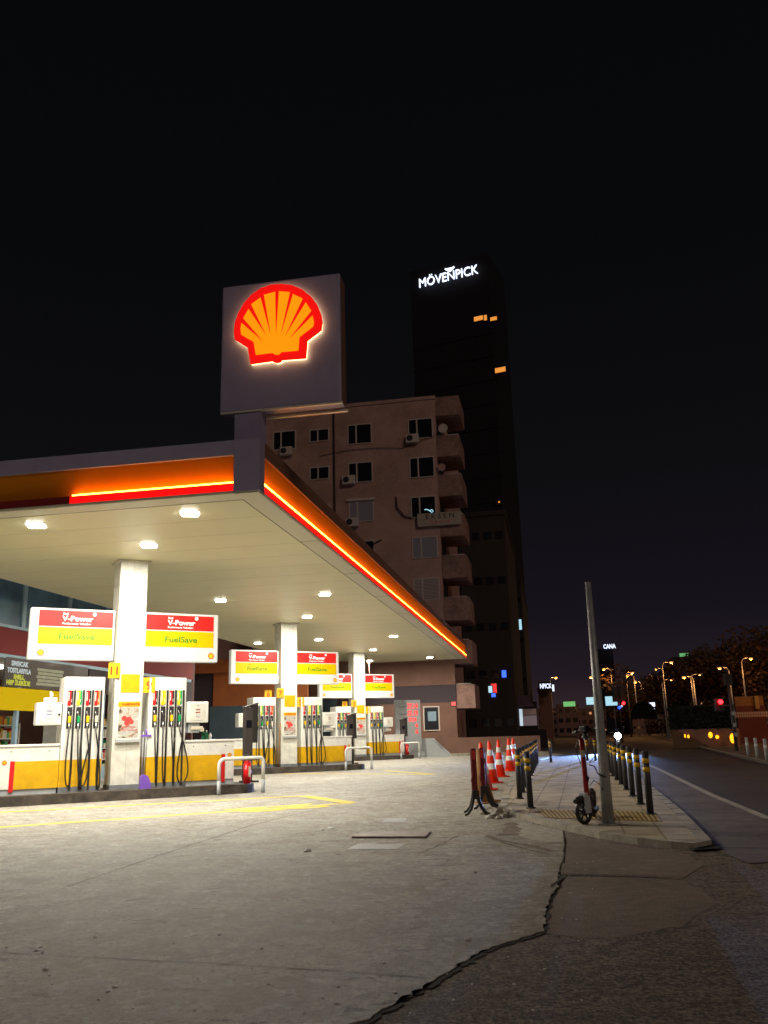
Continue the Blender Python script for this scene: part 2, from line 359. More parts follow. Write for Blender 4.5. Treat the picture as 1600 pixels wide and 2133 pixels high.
def tag(o, label=None, cat=None, group=None, kind=None):
    if label: o['label'] = label
    if cat: o['category'] = cat
    if group: o['group'] = group
    if kind: o['kind'] = kind
    return o
def thing(name, label, cat, loc=(0, 0, 0), rz=0., group=None):
    o = bpy.data.objects.new(name, None); COL.objects.link(o); o.location = loc; o.rotation_euler = (0, 0, rz); o.empty_display_size = .2
    return tag(o, label, cat, group)
def copy_tree(o, parent=None):
    c = o.copy(); COL.objects.link(c)
    if parent: c.parent = parent
    for ch in list(o.children): copy_tree(ch, c)
    return c
def struct(o): return tag(o, kind='structure')
def bx(name, m, parent, *a, bev=0): return MB().box(*a, bev=bev).build(name, m, parent)

FACE = Matrix.Rotation(R(90), 4, 'X')          # lettering stands up and faces -Y
def text(s, h, m, parent, x, y, z, name='lettering', width=None, bold=0., ext=.004, align='CENTER', turn=None, spacing=1.0):
    c = bpy.data.curves.new('t', 'FONT'); c.body = s; c.size = h / .72; c.offset = bold * h; c.extrude = ext; c.align_x = align; c.resolution_u = 3; c.space_character = spacing
    o = bpy.data.objects.new('t', c); COL.objects.link(o)
    dg = bpy.context.evaluated_depsgraph_get(); me = bpy.data.meshes.new_from_object(o.evaluated_get(dg))
    COL.objects.unlink(o); bpy.data.objects.remove(o)
    xs = [v.co.x for v in me.vertices]; k = 1.0
    if width and xs: k = width / (max(xs) - min(xs))
    T = (turn or Matrix.Identity(4)) @ FACE @ Matrix.Diagonal((k, 1, 1, 1))
    me.transform(T); me.name = name; me.materials.clear(); me.materials.append(M[m])
    o = bpy.data.objects.new(name, me); COL.objects.link(o); o.parent = parent; o.location = (x, y, z)
    return o

# scallop emblem outline (measured on its sign), normalised to width 1, base at z=0, centre x=0
_OUT = [(497,1052),(470,890),(345,812),(335,740),(345,650),(375,560),(430,460),(510,370),(600,310),(700,275),(800,268),(900,280),(1000,322),(1090,395),(1150,475),(1190,575),(1200,650),(1190,722),(1053,825),(1040,995),(810,1012),(790,1033),(750,1040),(725,1030),(710,1022)]
_INN = [(552,962),(530,835),(410,765),(402,710),(412,650),(432,602),(485,510),(507,470),(600,402),(630,378),(740,348),(775,342),(885,352),(912,370),(1010,415),(1037,450),(1090,530),(1102,575),(1118,640),(1110,685),(975,790),(965,920),(800,935),(775,960),(735,958),(712,943)]
_WED = [((400,640),(420,596),(622,832)),((472,500),(500,458),(655,777)),((594,386),(628,362),(698,772)),((742,334),(778,328),(750,764)),((889,338),(918,356),(796,767)),((1018,402),(1046,438),(840,777)),((1104,524),(1116,568),(885,800))]
def emb(zx, zy):
    return FAC(420 + zx / 4.706, 540 + zy / 4.706, .4)
_o = [emb(*p) for p in _OUT]; _xs = [-a for a, z in _o]; _zs = [z for a, z in _o]
EW = max(_xs) - min(_xs); EX = (max(_xs) + min(_xs)) / 2; EZ = min(_zs)
def nrm(p): a, z = emb(*p); return ((-a - EX) / EW, (z - EZ) / EW)
OUT = [nrm(p) for p in _OUT]; INN = [nrm(p) for p in _INN]; WED = [[nrm(p) for p in w] for w in _WED]
def emblem(parent, x, y, z, w, mr='red', my='yellow', th=.004, name='emblem', detail=True):
    m = MB(); m.mat(0).prism([(a * w, b * w) for a, b in OUT], 0, th)
    m.mat(1).prism([(a * w, b * w) for a, b in INN], -th * .6, 0.0005)
    if detail:
        m.mat(0)
        for wd in WED: m.prism([(a * w, b * w) for a, b in wd], -th, -th * .5)
    o = m.build(name, [mr, my], parent); o.location = (x, y, z); return o

# ================================================================== GROUND
g0 = MB().slab([(-900, -60), (900, -60), (900, 1500), (-900, 1500)], None, 0).build('ground', 'asphalt'); struct(g0)
def rough(pts, amp, step=.12, seed=1):
    q = random.Random(seed); out = []
    for a, c in zip(pts, pts[1:]):
        n = max(1, int(math.dist(a, c) / step))
        out += [(a[0] + (c[0] - a[0]) * i / n + q.uniform(-amp, amp), a[1] + (c[1] - a[1]) * i / n + q.uniform(-amp, amp)) for i in range(n)]
    return out + [pts[-1]]
edge = [G(755, 2133), G(820, 2092), G(905, 2046), G(960, 2008), G(1005, 1983), G(1060, 1965), G(1130, 1943), G(1136, 1905), G(1142, 1885), G(1150, 1866), G(1165, 1848), G(1163, 1815), G(1172, 1795), G(1176, 1757), G(1172, 1731), G(1112, 1718), G(1040, 1692)]
left_kerb = [G(1040, 1692), G(1052, 1655), G(1066, 1628), G(1090, 1598), G(1112, 1587)]
fc = [(-60, -2), (-1.4, 3.2)] + rough(edge, .016, .045) + left_kerb[1:] + [CF(33.5, -5.0), CF(37.95, -3.2), CF(37.95, 12), CF(37.95, 60), (-60, 45)]
o = MB().slab(fc, -.02, .010).build('forecourt', 'concrete'); struct(o)
# patched asphalt next to the forecourt edge
pt = [G(1130, 1943), G(1142, 1885), G(1165, 1848), G(1175, 1824), G(1300, 1826), G(1420, 1832), G(1500, 1880), G(1420, 1930), G(1260, 1955)]
pt = rough(pt + pt[:1], .03, .1, 4)[:-1]
struct(MB().slab(pt, None, .0015).build('asphalt_patch', 'patch'))
pt = [G(1172, 1795), G(1165, 1822), G(1300, 1826), G(1420, 1832), G(1470, 1800), G(1400, 1774), G(1250, 1756), G(1110, 1722), G(1060, 1708), G(1035, 1738), G(1045, 1757), G(1090, 1775)]
struct(MB().slab(pt, None, .003).build('dark_asphalt_patch', 'patch'))
m = MB(); m.ribbon([G(1015, 1742), G(1040, 1752), G(1080, 1760), G(1110, 1764), G(1150, 1776)], .10, .0125, .012, .07); m.ribbon([G(1062, 1716), G(1068, 1728), G(1058, 1742)], .22, .0150, .015, .08); struct(m.build('damp_streak', 'patch'))
m = MB(); m.slab([G(1072, 1712), G(1112, 1722), G(1172, 1733), G(1174, 1757), G(1130, 1757), G(1092, 1747), G(1075, 1740)], None, .0130)
struct(m.build('pale_concrete_patch', 'rubble'))
# road
rd = [G(1484, 1768), G(1355, 1642), G(1290, 1588), G(1235, 1575), G(1115, 1580), (8, 60), (11, 110), (20, 200), (70, 420), (120, 400), G(1380, 1536), G(1450, 1556), G(1600, 1593), (16, 18), (12, 6), (7.6, 4)]
struct(MB().slab(rd, None, .0045).build('road', 'road'))
gu = [G(1484, 1768), G(1355, 1642), G(1290, 1588), G(1300, 1578), G(1372, 1603), G(1480, 1656), G(1600, 1708), (6.7, 9), G(1560, 1800)]
struct(MB().slab(gu, None, .0085).build('road_gutter', 'gutter'))
m = MB().ribbon([G(1330, 1585), G(1370, 1602), G(1480, 1656), G(1600, 1706), (6.6, 8), (6.3, 5)], .13, .012)
struct(m.build('road_edge_line', 'wline'))
# cracks, joints and a painted kerb shadow
m = MB()
m.ribbon([G(745, 2140), G(820, 2092), G(905, 2046), G(1005, 1983), G(1060, 1965), G(1130, 1943)], .075, .0055, .02, .04)
m.ribbon([G(1130, 1943), G(1136, 1905), G(1142, 1885), G(1150, 1866), G(1165, 1848)], .055, .0055, .015, .04)
m.ribbon([G(1150, 1850), G(1175, 1824), G(1300, 1826), G(1410, 1829)], .028, .0130, .012, .05)
m.ribbon([G(1040, 1755), G(1090, 1770), G(1145, 1782)], .014, .0130, .012, .05)
m.ribbon([G(1490, 1768), G(1545, 1768), G(1600, 1770)], .03, .0130, .012, .06)
m.ribbon([G(1496, 1772), G(1484, 1760), G(1430, 1708), G(1390, 1673), G(1360, 1648)], .11, .0125, .012, .1)  # shadow of the kerb face, drawn as a black ribbon
struct(m.build('cracks_and_kerb_shade', 'crack'))
m = MB()
m.ribbon([G(0, 1988), G(180, 1998), G(420, 2010), G(650, 2024), G(890, 2042)], .012, .0125, .004, .1)
m.ribbon([G(140, 1850), G(330, 1785), G(520, 1722), G(720, 1672), (3, 25)], .03, .0125, .01, .15)
m.ribbon([G(870, 1782), G(900, 1770), G(960, 1740)], .02, .0125, .01, .1)
struct(m.build('slab_joints', 'stain'))
rng = random.Random(3)
def blot(m, cx, cy, r, z, asp=1.):
    n = 9; m.slab([(cx + r * asp * rng.uniform(.5, 1.2) * math.cos(2 * math.pi * i / n), cy + r * rng.uniform(.5, 1.2) * math.sin(2 * math.pi * i / n)) for i in range(n)], None, z)
m = MB()
def pebble(x, y, r):
    g = bmesh.ops.create_icosphere(m.b, subdivisions=1, radius=r, matrix=Matrix.Translation((x, y, .011 + r * .2)) @ Matrix.Rotation(rng.uniform(0, 3), 4, 'Z') @ Matrix.Diagonal((1.5, 1, .45, 1)))
    for v in g['verts']: v.co += Vector([rng.uniform(-.2, .2) * r for _ in range(3)])
for px, py, r_ in ((640, 1776, .035), (75, 1985, .0125), (95, 2025, .016), (225, 2070, .0125), (240, 2061, .012), (975, 1962, .016), (457, 1951, .012), (990, 1820, .016), (690, 1728, .04), (620, 1800, .015), (672, 1731, .03), (88, 1989, .012), (800, 2010, .01), (545, 1980, .01)):
    x, y = G(px, py); pebble(x, y, r_)
for i in range(120):
    x, y = G(rng.uniform(0, 1250), 1760 + 360 * rng.random() ** 1.3); pebble(x, y, rng.uniform(.003, .009))
tag(m.build('litter_scraps', 'paper'), 'small pale scraps and grit scattered over the forecourt', 'litter', kind='stuff')
# painted yellow lane box and lettering on the forecourt
m = MB()
A_, B_, C_, D_ = G(-60, 1729), G(732, 1674), G(630, 1659), G(-60, 1697)
m.ribbon([A_, B_], .24, .0125); m.ribbon([B_, C_], .30, .0145); m.ribbon([C_, D_], .22, .0130)
m.ribbon([G(590, 1612), G(905, 1614)], .22, .0125); m.ribbon([G(905, 1614), G(800, 1606)], .24, .0145)
struct(m.build('yellow_lane_lines', 'yline'))
yw = math.atan2(B_[1] - A_[1], B_[0] - A_[0])
root = thing('painted_number', 'worn yellow numerals painted on the forecourt by the nearest island', 'road marking', (*G(560, 1682), .0145), yw + R(180))
c = text('22', .9, 'yline', root, 0, 0, 0, name='numeral', ext=0, width=1.7, bold=.07, turn=Matrix.Rotation(R(-90), 4, 'X'))
# metal plates in the ground
m = MB(); q = [G(733, 1748), G(886, 1748), G(897, 1736), G(752, 1738)]; m.slab(q, .0105, .032)
pl = m.build('iron_cover_plate', 'plate'); tag(pl, 'lifted red edged iron cover plate lying on the forecourt', 'cover plate')
root = thing('drain_grate', 'flat grey drain grate in front of the iron cover plate', 'drain', (0, 0, 0))
m = MB(); a, b_, c_, d_ = G(722, 1772), G(826, 1772), G(846, 1760), G(748, 1760)
m.slab([a, b_, c_, d_], None, .0125); m.build('frame', 'plates', root)
m = MB()
for i in range(15):
    f = (i + .5) / 15; p = (a[0] + (b_[0] - a[0]) * f, a[1] + (b_[1] - a[1]) * f); q = (d_[0] + (c_[0] - d_[0]) * f, d_[1] + (c_[1] - d_[1]) * f)
    m.ribbon([p, q], .028, .0145)
m.build('bars', 'lgrey', root)
root = thing('drain_grate', 'smaller grey drain grate beyond the iron cover plate', 'drain', (0, 0, 0))
m = MB(); a, b_, c_, d_ = G(794, 1715), G(842, 1715), G(848, 1706), G(808, 1706)
m.slab([a, b_, c_, d_], None, .0125); m.build('frame', 'stain', root)
m = MB()
for i in range(8):
    f = (i + .5) / 8; p = (a[0] + (b_[0] - a[0]) * f, a[1] + (b_[1] - a[1]) * f); q = (d_[0] + (c_[0] - d_[0]) * f, d_[1] + (c_[1] - d_[1]) * f)
    m.ribbon([p, q], .03, .0145)
m.build('bars', 'lgrey', root)

# sidewalk wedge between forecourt and road
SW = .065
near = [G(1040, 1690), G(1075, 1704), G(1110, 1714), G(1180, 1731), G(1250, 1747), G(1330, 1760), G(1400, 1768), G(1446, 1772), G(1484, 1764)]
rt = [G(1430, 1706), G(1355, 1641), G(1300, 1597), G(1262, 1577)]
lf = [G(1118, 1588), G(1090, 1598), G(1066, 1626), G(1050, 1656)]
sw = near + rt + lf
def inset(pts, d):
    cx = sum(p[0] for p in pts) / len(pts); cy = sum(p[1] for p in pts) / len(pts); n = len(pts); out = []
    for i, p in enumerate(pts):
        a = pts[i - 1]; c = pts[(i + 1) % n]; dx, dy = c[0] - a[0], c[1] - a[1]; l = math.hypot(dx, dy)
        out.append((p[0] - dy / l * d, p[1] + dx / l * d))
    return out
struct(MB().slab(inset(sw, .13), .0, SW).build('sidewalk', 'paver'))
m = MB(); ins = inset(sw, .128); n = len(sw)
for i in range(n):
    a, c = sw[i], sw[(i + 1) % n]; ai, ci = ins[i], ins[(i + 1) % n]
    drop = SW - .05 if i < 8 else SW + .012
    if i >= 8: drop = SW + .012
    k = max(1, int(math.dist(a, c) / .8))
    for j in range(k):
        f0, f1 = j / k + .006, (j + 1) / k - .006
        L4 = lambda p, q, f: (p[0] + (q[0] - p[0]) * f, p[1] + (q[1] - p[1]) * f)
        m.slab([L4(a, c, f0), L4(a, c, f1), L4(ai, ci, f1), L4(ai, ci, f0)], 0, SW + .006 + rng.uniform(-.004, .004))
struct(m.build('kerb', 'kerb'))
# yellow tactile paving strips
m = MB()
def tact(x0, y0, x1, y1, x2, y2, x3, y3, n):
    a, b, c, d = [G(*p, SW) for p in ((x0, y0), (x1, y1), (x2, y2), (x3, y3))]
    m.mat(0).slab([a, b, c, d], None, SW + .004)
    m.mat(1)
    for i in range(n):
        f = (i + .5) / n; p = (a[0] + (b[0] - a[0]) * f, a[1] + (b[1] - a[1]) * f); q = (d[0] + (c[0] - d[0]) * f, d[1] + (c[1] - d[1]) * f)
        m.ribbon([p, q], .022, SW + .009)
tact(1136, 1704, 1380, 1712, 1366, 1692, 1118, 1686, 26)
struct(m.build('tactile_paving', [mat('tactile_brown', (.20, .13, .045), .8, noise=.3, nscale=5), mat('tactile_yellow', (.55, .40, .12), .7, noise=.4, nscale=8)]))
# open drain notch at the sidewalk's tip
struct(MB().slab([G(1418, 1762), G(1488, 1757), G(1502, 1772), G(1440, 1776)], None, .024).build('drain_gap', 'crack'))
root = None
# rubble under the barriers
m = MB()
for px, py, r in ((1015, 1697, .10), (1032, 1699, .13), (1046, 1694, .12), (1060, 1697, .10), (1052, 1704, .09), (1028, 1688, .08), (1075, 1700, .08), (1020, 1706, .07), (1040, 1707, .06)):
    x, y = G(px, py); h = r * .65
    g = bmesh.ops.create_icosphere(m.b, subdivisions=2, radius=r, matrix=Matrix.Translation((x, y, h * .35)) @ Matrix.Rotation(rng.uniform(0, 3), 4, 'Z') @ Matrix.Diagonal((1.3, .8, .6, 1)))
    for v in g['verts']: v.co += Vector([rng.uniform(-.28, .28) * r for _ in range(3)])
tag(m.build('rubble', 'rubble'), 'broken pale concrete rubble heaped at the corner of the sidewalk kerb', 'rubble', kind='stuff')

# ================================================================== CANOPY
CR = -R(10.5)
can = thing('forecourt_canopy', 'large flat filling station canopy with glowing orange and red edge on white columns', 'canopy', (float(P0[0]), float(P0[1]), 0), CR)
LT, WD = 36.1, 8.75
def cbox(name, m, *a, bev=0, p=None): return bx(name, m, p or can, *a, bev=bev)
cbox('ceiling', 'ceil', -WD + .02, -.02, .02, LT - .02, HC, HC + .05)
cbox('roof', 'lilac', -WD + .2, -.2, .2, LT - .2, HC + .06, 6.0)
# soffit perimeter strips and the joints beside them
m = MB(); m.box(-.44, -.03, .03, LT - .03, HC - .006, HC - .001); m.box(-WD, -.44, .03, .44, HC - .0062, HC - .0012)
m.build('soffit_trim', 'trim', can)
m = MB(); m.box(-.455, -.44, .44, LT, HC - .009, HC - .001); m.box(-WD, -.44, .44, .455, HC - .009, HC - .001)
m.box(-.44, -.03, .030, .036, HC - .009, HC - .001)
for k in range(1, 9): m.box(-.44, -.03, k * 4.0, k * 4.0 + .012, HC - .009, HC - .002)
m.build('joint', 'seam', can)
m = MB()
for k in range(1, 29): m.box(-WD + .1, -.46, .455 + k * 1.22, .455 + k * 1.22 + .008, HC - .0015, HC - .0002)
m.build('panel_joint', mat('faint_joint', (.38, .35, .25), .6), can)
# fascias: top band, recessed slanting yellow panel, neon, red band
ZT, ZP, ZL, ZR0, ZR1 = 6.21, 5.93, 5.475, 5.30, 5.44
def fascia_front(name_x0, x1, lit):
    x0 = name_x0
    m = MB(); m.quad((x0, .06, ZP), (x1, .06, ZP), (x1, .17, ZL - .02), (x0, .17, ZL - .02)); m.build('yellow_panel', 'fyel', can)
    MB().box(x0, x1, .015, .10, ZR0, ZR1, bev=.008).build('red_band', 'ledr' if lit else 'fred', can)
    if lit: MB().cyl((x0 + .02, .075, ZL - .012), (x1 - .02, .075, ZL - .012), .019, n=8).build('neon_tube', 'ledy', can)
fascia_front(-3.52, -.47, True); fascia_front(-WD, -3.525, False)
cbox('top_band', 'lilac', -WD, -.47, 0, .10, ZP + .005, ZT, bev=.006)
cbox('corner_panel', 'lilac', -.465, 0, 0, .28, ZR0 - .02, ZT, bev=.006)
cbox('bottom_lip', 'trim', -WD, -.47, .004, .10, HC - .0, ZR0 - .003)
m = MB(); m.quad((-.045, .30, ZP), (-.045, LT - .05, ZP), (-.12, LT - .05, ZL - .04), (-.12, .30, ZL - .04)); m.build('yellow_panel', 'fyel', can)
MB().box(-.10, -.015, .285, LT, ZR0, ZR1, bev=.008).build('red_band', 'ledr', can)
MB().cyl((-.028, .30, ZL - .016), (-.028, LT - .06, ZL - .016), .022, n=8).build('neon_tube', 'ledy', can)
cbox('top_band', 'fbrown', -.10, 0, .285, LT, ZP + .005, ZT, bev=.006)
cbox('end_panel', 'fbrown', -.16, 0, LT - .045, LT + .02, ZR0, ZT + .02)
cbox('bottom_lip', 'trim', -.10, -.004, .285, LT, HC, ZR0 - .003)
cbox('back_fascia', 'whiteold', -WD - .04, -WD, 0, LT, HC, ZT)
cbox('end_fascia', 'lilac', -WD, -.17, LT - .02, LT + .02, HC, ZT)

# columns
ISL = [(-5.94, 19.86), (-3.73, 31.9), (-1.6, 44.3)]
YAW = R(29.6)
inv = Matrix.Translation((float(P0[0]), float(P0[1]), 0)) @ Matrix.Rotation(CR, 4, 'Z')
for i, (cx, cy) in enumerate(ISL):
    m = MB(); m.box(-.31, .31, -.31, .31, .27, HC - .001, bev=.008); m.mat(1)
    m.box(.0, .006, -.3125, -.309, .3, HC - .02); m.mat(0)
    m.mat(2).box(-.325, .325, -.325, .325, .2, .30); m.mat(0).box(-.37, .37, -.37, .37, HC - .05, HC - .002)
    o = m.build('column', ['whiteold', 'lgrey', 'grey'], can)
    l = inv.inverted() @ Vector((cx, cy, 0)); o.location = l; o.rotation_euler = (0, 0, YAW - CR)

# ceiling lights
FRL = None
LP = [(1.06, 1.7), (1.08, 4.83), (3.35, 3.61), (11.0, 1.73), (11.06, 4.99), (15.56, 3.56), (22.94, 1.84), (22.87, 5.11), (23.06, 7.93), (28.38, 3.85), (34.11, 1.85), (34.64, 5.33), (1.06, 7.9)]
nm = ['nearest the glowing corner', 'by the left frame edge, in the front row', 'just in front of the nearest column', 'in the middle near the right edge', 'beyond the nearest column', 'in front of the middle column',
      'past the middle column near the right edge', 'behind the middle column', 'over the middle sign, farthest left', 'in front of the far column', 'at the far right end', 'right of the far column top', 'outside the left frame edge']
def make_light(t, s, lab):
    x, y = CF(t, s); r = thing('canopy_light', 'square white recessed canopy light ' + lab, 'ceiling light', (x, y, HC - .001), CR + R(20), 'square lights in the canopy ceiling')
    m = MB(); m.box(-.19, .19, -.19, .19, -.008, 0, bev=.002); m.build('frame', 'white', r)
    m = MB(); m.prism([(-.15, 0), (-.145, -.026), (.145, -.026), (.15, 0)], -.15, .15); o = m.build('lens', 'lens', r); o.location = (0, 0, -.0085)
    ld = bpy.data.lights.new('downlight', 'AREA'); ld.shape = 'SQUARE'; ld.size = .27; ld.energy = 290; ld.color = (1, .955, .83)
    lo2 = bpy.data.objects.new('downlight', ld); COL.objects.link(lo2); lo2.parent = o; lo2.location = (0, 0, -.032)
    return r
l0 = make_light(*LP[0], nm[0])
for (t, s), lab in zip(LP[1:], nm[1:]):
    c = copy_tree(l0); c.location = (*CF(t, s), HC - .001); c['label'] = 'square white recessed canopy light ' + lab

# ================================================================== EMBLEM SIGN ON THE CANOPY
sg = thing('emblem_sign', 'tall lilac-tinted white sign box with glowing red and amber scallop emblem above the canopy corner', 'sign', (*CF(.4, 0), 6.0), CR)
x0, x1, z0, z1 = -.90, 1.36, .90, 3.41
bx('cabinet', 'lilac', sg, x0, x1, 0, .34, z0, z1, bev=.035)
m = MB(); m.box(x0 + .02, x1 + .012, -.012, .05, z0 - .035, z0 - .005); m.box(x0 + .3, x1 + .03, .33, .40, z0 - .06, z0 - .03); m.build('bottom_trim', 'whiteold', sg)
bx('side_trim', 'fbrown', sg, x1 + .001, x1 + .012, .03, .33, z0 + .03, z1 - .05)
bx('post', 'lilac', sg, -.62, -.12, .02, .30, .0, z0 + .001)
# backlight ring, then the emblem face
m = MB(); w = EW
m.prism([(a * w * .985, .01 + b * w * .985) for a, b in OUT], .004, .045); hb = m.build('backlight', 'halo', sg); hb.location = (EX, -.075, EZ - 6.0)
# EX is given from the canopy corner line, so it is already this thing's x
e_ = emblem(sg, EX, -.105, EZ - 6.0, EW, 'logor', 'logoy', .02)

# ================================================================== PUMP ISLANDS
def isl_frame(i): return (*ISL[i], 0.)
def nozzle_part(parent, x, colm):
    m = MB(); m.mat(0).box(x - .03, x + .03, -.43, -.365, 1.62, 1.76, bev=.012)           # coloured grip cover
    m.mat(1).cyl((x - .005, -.41, 1.76), (x - .03, -.39, 1.86), .014, .011, 8)
    o = m.build('nozzle', [colm, 'steel'], parent)
    m = MB(); m.cyl((x, -.40, 1.62), (x, -.415, 1.44), .022, .018, 8); m.build('swivel', 'steel', o)
    return o
def hose_part(parent, x, xe, sag, wob):
    pts = []
    for k in range(15):
        f = k / 14; pts.append((x + (xe - x) * f + wob * math.sin(f * math.pi), -.415 - .02 * math.sin(f * math.pi), 1.45 - (1.45 - sag) * math.sin(f * math.pi / 2)))
    ex = x + .085
    for k in range(1, 15):
        f = k / 14; pts.append((xe + (ex - xe) * f - wob * .6 * math.sin(f * math.pi), -.40 + .02 * f, sag + (1.25 - sag) * (1 - math.cos(f * math.pi / 2)) - .05 * math.sin(f * math.pi)))
    MB().tube(pts, .0145, 7).build('hose', 'black', parent)
def make_pump(kind, label, group='white and yellow fuel pumps on the islands'):
    p = thing('fuel_pump', label, 'fuel pump', (0, 0, 0), 0, group)
    w = .425; ztop = 2.59
    bx('cabinet', 'white', p, -w, w, -.36, .26, .28, ztop, bev=.022)
    bx('base', 'grey', p, -w - .002, w + .002, -.372, .272, .2, .31)
    bx('yellow_band', 'yellow', p, -w - .004, w + .004, -.365, .265, .311, .86, bev=.003)
    xs = (-.285, -.10, .09, .27)
    labs = [('red', 'blackp'), ('lime', 'green'), ('red', 'blackp'), ('red', 'orangep')] if kind == 'L' else [('red', 'blackp'), ('nyel', 'lime'), ('red', 'blackp'), ('lime', 'green')]
    noz = ['nyel', 'green', 'nyel', 'cream'] if kind == 'L' else ['nyel', 'blackp', 'nyel', 'green']
    for i, x in enumerate(xs):
        m = MB(); m.mat(0).box(x - .055, x + .01, -.372, -.362, 1.98, 2.30); m.mat(1).box(x + .01, x + .05, -.372, -.362, 2.0, 2.30)
        m.mat(2).box(x - .045, x - .025, -.375, -.3725, 2.08, 2.26); m.mat(2).box(x + .02, x + .03, -.375, -.3725, 2.05, 2.12)
        m.build('fuel_label', [labs[i][0], labs[i][1], 'white'], p)
        m = MB(); m.box(x - .055, x + .05, -.370, -.361, 1.50, 1.95); m.build('nozzle_boot', 'blackp', p)
        m = MB(); m.box(x + .066, x + .105, -.385, -.3655, .24, 2.31); m.build('hose_channel', 'blackp', p)
        nozzle_part(p, x, noz[i])
    hz = [(.0, .33, -.05), (.10, .27, -.02), (-.12, .30, .10), (.08, .27, .06)] if kind == 'L' else [(.02, .33, .01), (.02, .30, -.02), (.03, .32, .02), (.05, .30, .17)]
    for x, (dx, sag, wob) in zip(xs, hz): hose_part(p, x, x + dx + .04, sag, wob)
    s = -1 if kind == 'L' else 1
    a, b = (w + .02, w + .53) if s > 0 else (-w - .53, -w - .02)
    d = bx('display_box', 'white', p, a, b, -.37, -.02, 1.58, 2.05, bev=.025)
    m = MB(); cxm = (a + b) / 2
    m.mat(0).box(cxm - .18, cxm + .18, -.376, -.3705, 1.63, 2.0, bev=.002)
    m.mat(1).box(cxm - .055, cxm + .055, -.3795, -.3765, 1.86, 1.885); m.box(cxm - .055, cxm + .055, -.3795, -.3765, 1.795, 1.82)
    m.mat(2).box(cxm - .04, cxm + .04, -.3795, -.3765, 1.70, 1.73); m.mat(3).box(cxm - .02, cxm + .02, -.3795, -.3765, 1.955, 1.965)
    m.build('display_panel', ['whiteold', mat('display_' + kind, (.20, .22, .38) if kind == 'L' else (.35, .10, .07), .3), 'lgrey', 'text'], d)
    if kind == 'R':
        m = MB(); m.mat(0).box(a + .06, a + .33, -.30, -.05, 1.36, 1.579, bev=.02); m.mat(1).box(a + .12, a + .40, -.33, -.10, 1.42, 1.50, bev=.015); m.cyl((a + .38, -.32, 1.43), (a + .38, -.25, 1.43), .05, n=12)
        m.build('card_reader', ['lgrey', 'cream'], d)
    else:
        m = MB(); m.cyl((b - .05, -.37, 1.80), (b - .05, -.395, 1.80), .022, n=10); m.build('lock_knob', 'blackp', d)
    return p
def make_counter(kind, label):
    s = 1 if kind == 'R' else -1
    c = thing('service_counter', label, 'service counter', (0, 0, 0), 0, 'white and yellow counters beside the pumps')
    X = lambda a, b: (a, b) if s > 0 else (-b, -a)
    bx('cabinet', 'white', c, *X(0, 1.17), -.34, .20, .31, 1.15, bev=.012)
    bx('top', 'white', c, *X(-.0, 1.19), -.36, .22, 1.151, 1.20, bev=.012)
    bx('base', 'lgrey', c, *X(.02, 1.17), -.32, .18, .2, .309)
    bx('yellow_panel', 'yellow', c, *X(0, .86), -.346, -.338, .31, .86)
    bx('red_stripe', 'red', c, *X(.862, .95), -.347, -.338, .26, .87)
    emblem(c, s * 1.06, -.345, .80, .10, 'red', 'yellow', .003, detail=False)
    m = MB(); m.cyl((s * .95, -.34, 1.06), (s * .95, -.35, 1.06), .012, n=8); m.cyl((s * .2, -.34, 1.06), (s * .2, -.35, 1.06), .012, n=8); m.build('lock', 'text', c)
    return c
def make_board(kind, label, z0, z1, H_=1.13):
    s = 1 if kind == 'R' else -1
    b = thing('fuel_sign', label, 'sign', (0, 0, 0), 0, 'red and yellow fuel sign boards on the columns')
    xa, xb = (.34, 2.10) if s > 0 else (-2.13, -.33)
    bx('board', 'board', b, xa, xb, -.12, .12, z0, z1, bev=.03)
    h = z1 - z0
    ra, rb = (xa + .03, xb - .12) if s > 0 else (xa + .17, xb - .05)
    r = bx('red_panel', 'bred', b, ra, rb, -.127, -.1195, z0 + h * .645, z0 + h * .955)
    y = bx('yellow_panel', 'byel', b, ra, rb, -.127, -.1195, z0 + h * .30, z0 + h * .625)
    cx = (ra + rb) / 2 + .02
    text('V-Power', .115, 'btxt', r, cx, -.129, z0 + h * .755, bold=.035, width=.66)
    text('Shell', .045, 'btxt', r, cx - .26, -.129, z0 + h * .875, bold=.02)
    text('Performans Yakıtları', .045, 'btxt', r, cx - .02, -.129, z0 + h * .685, bold=.015, width=.60)
    m = MB(); m.cyl((0, 0, 0), (0, -.004, 0), .042, n=18); m.mat(1).cyl((0, -.0041, 0), (0, -.006, 0), .016, n=12); o = m.build('ring_mark', ['btxt', 'bred'], r); o.location = (cx + .36, -.1275, z0 + h * .90)
    text('FuelSave', .13, 'bgreen', y, cx, -.129, z0 + h * .40, bold=.03, width=.76)
    text('Shell', .035, 'bgreen', y, cx - .30, -.129, z0 + h * .555)
    emblem(b, (xb - .17) if s > 0 else (xa + .25), -.126, z0 + h * .07, .15, 'logor', 'logoy', .004, name='emblem')
    return b

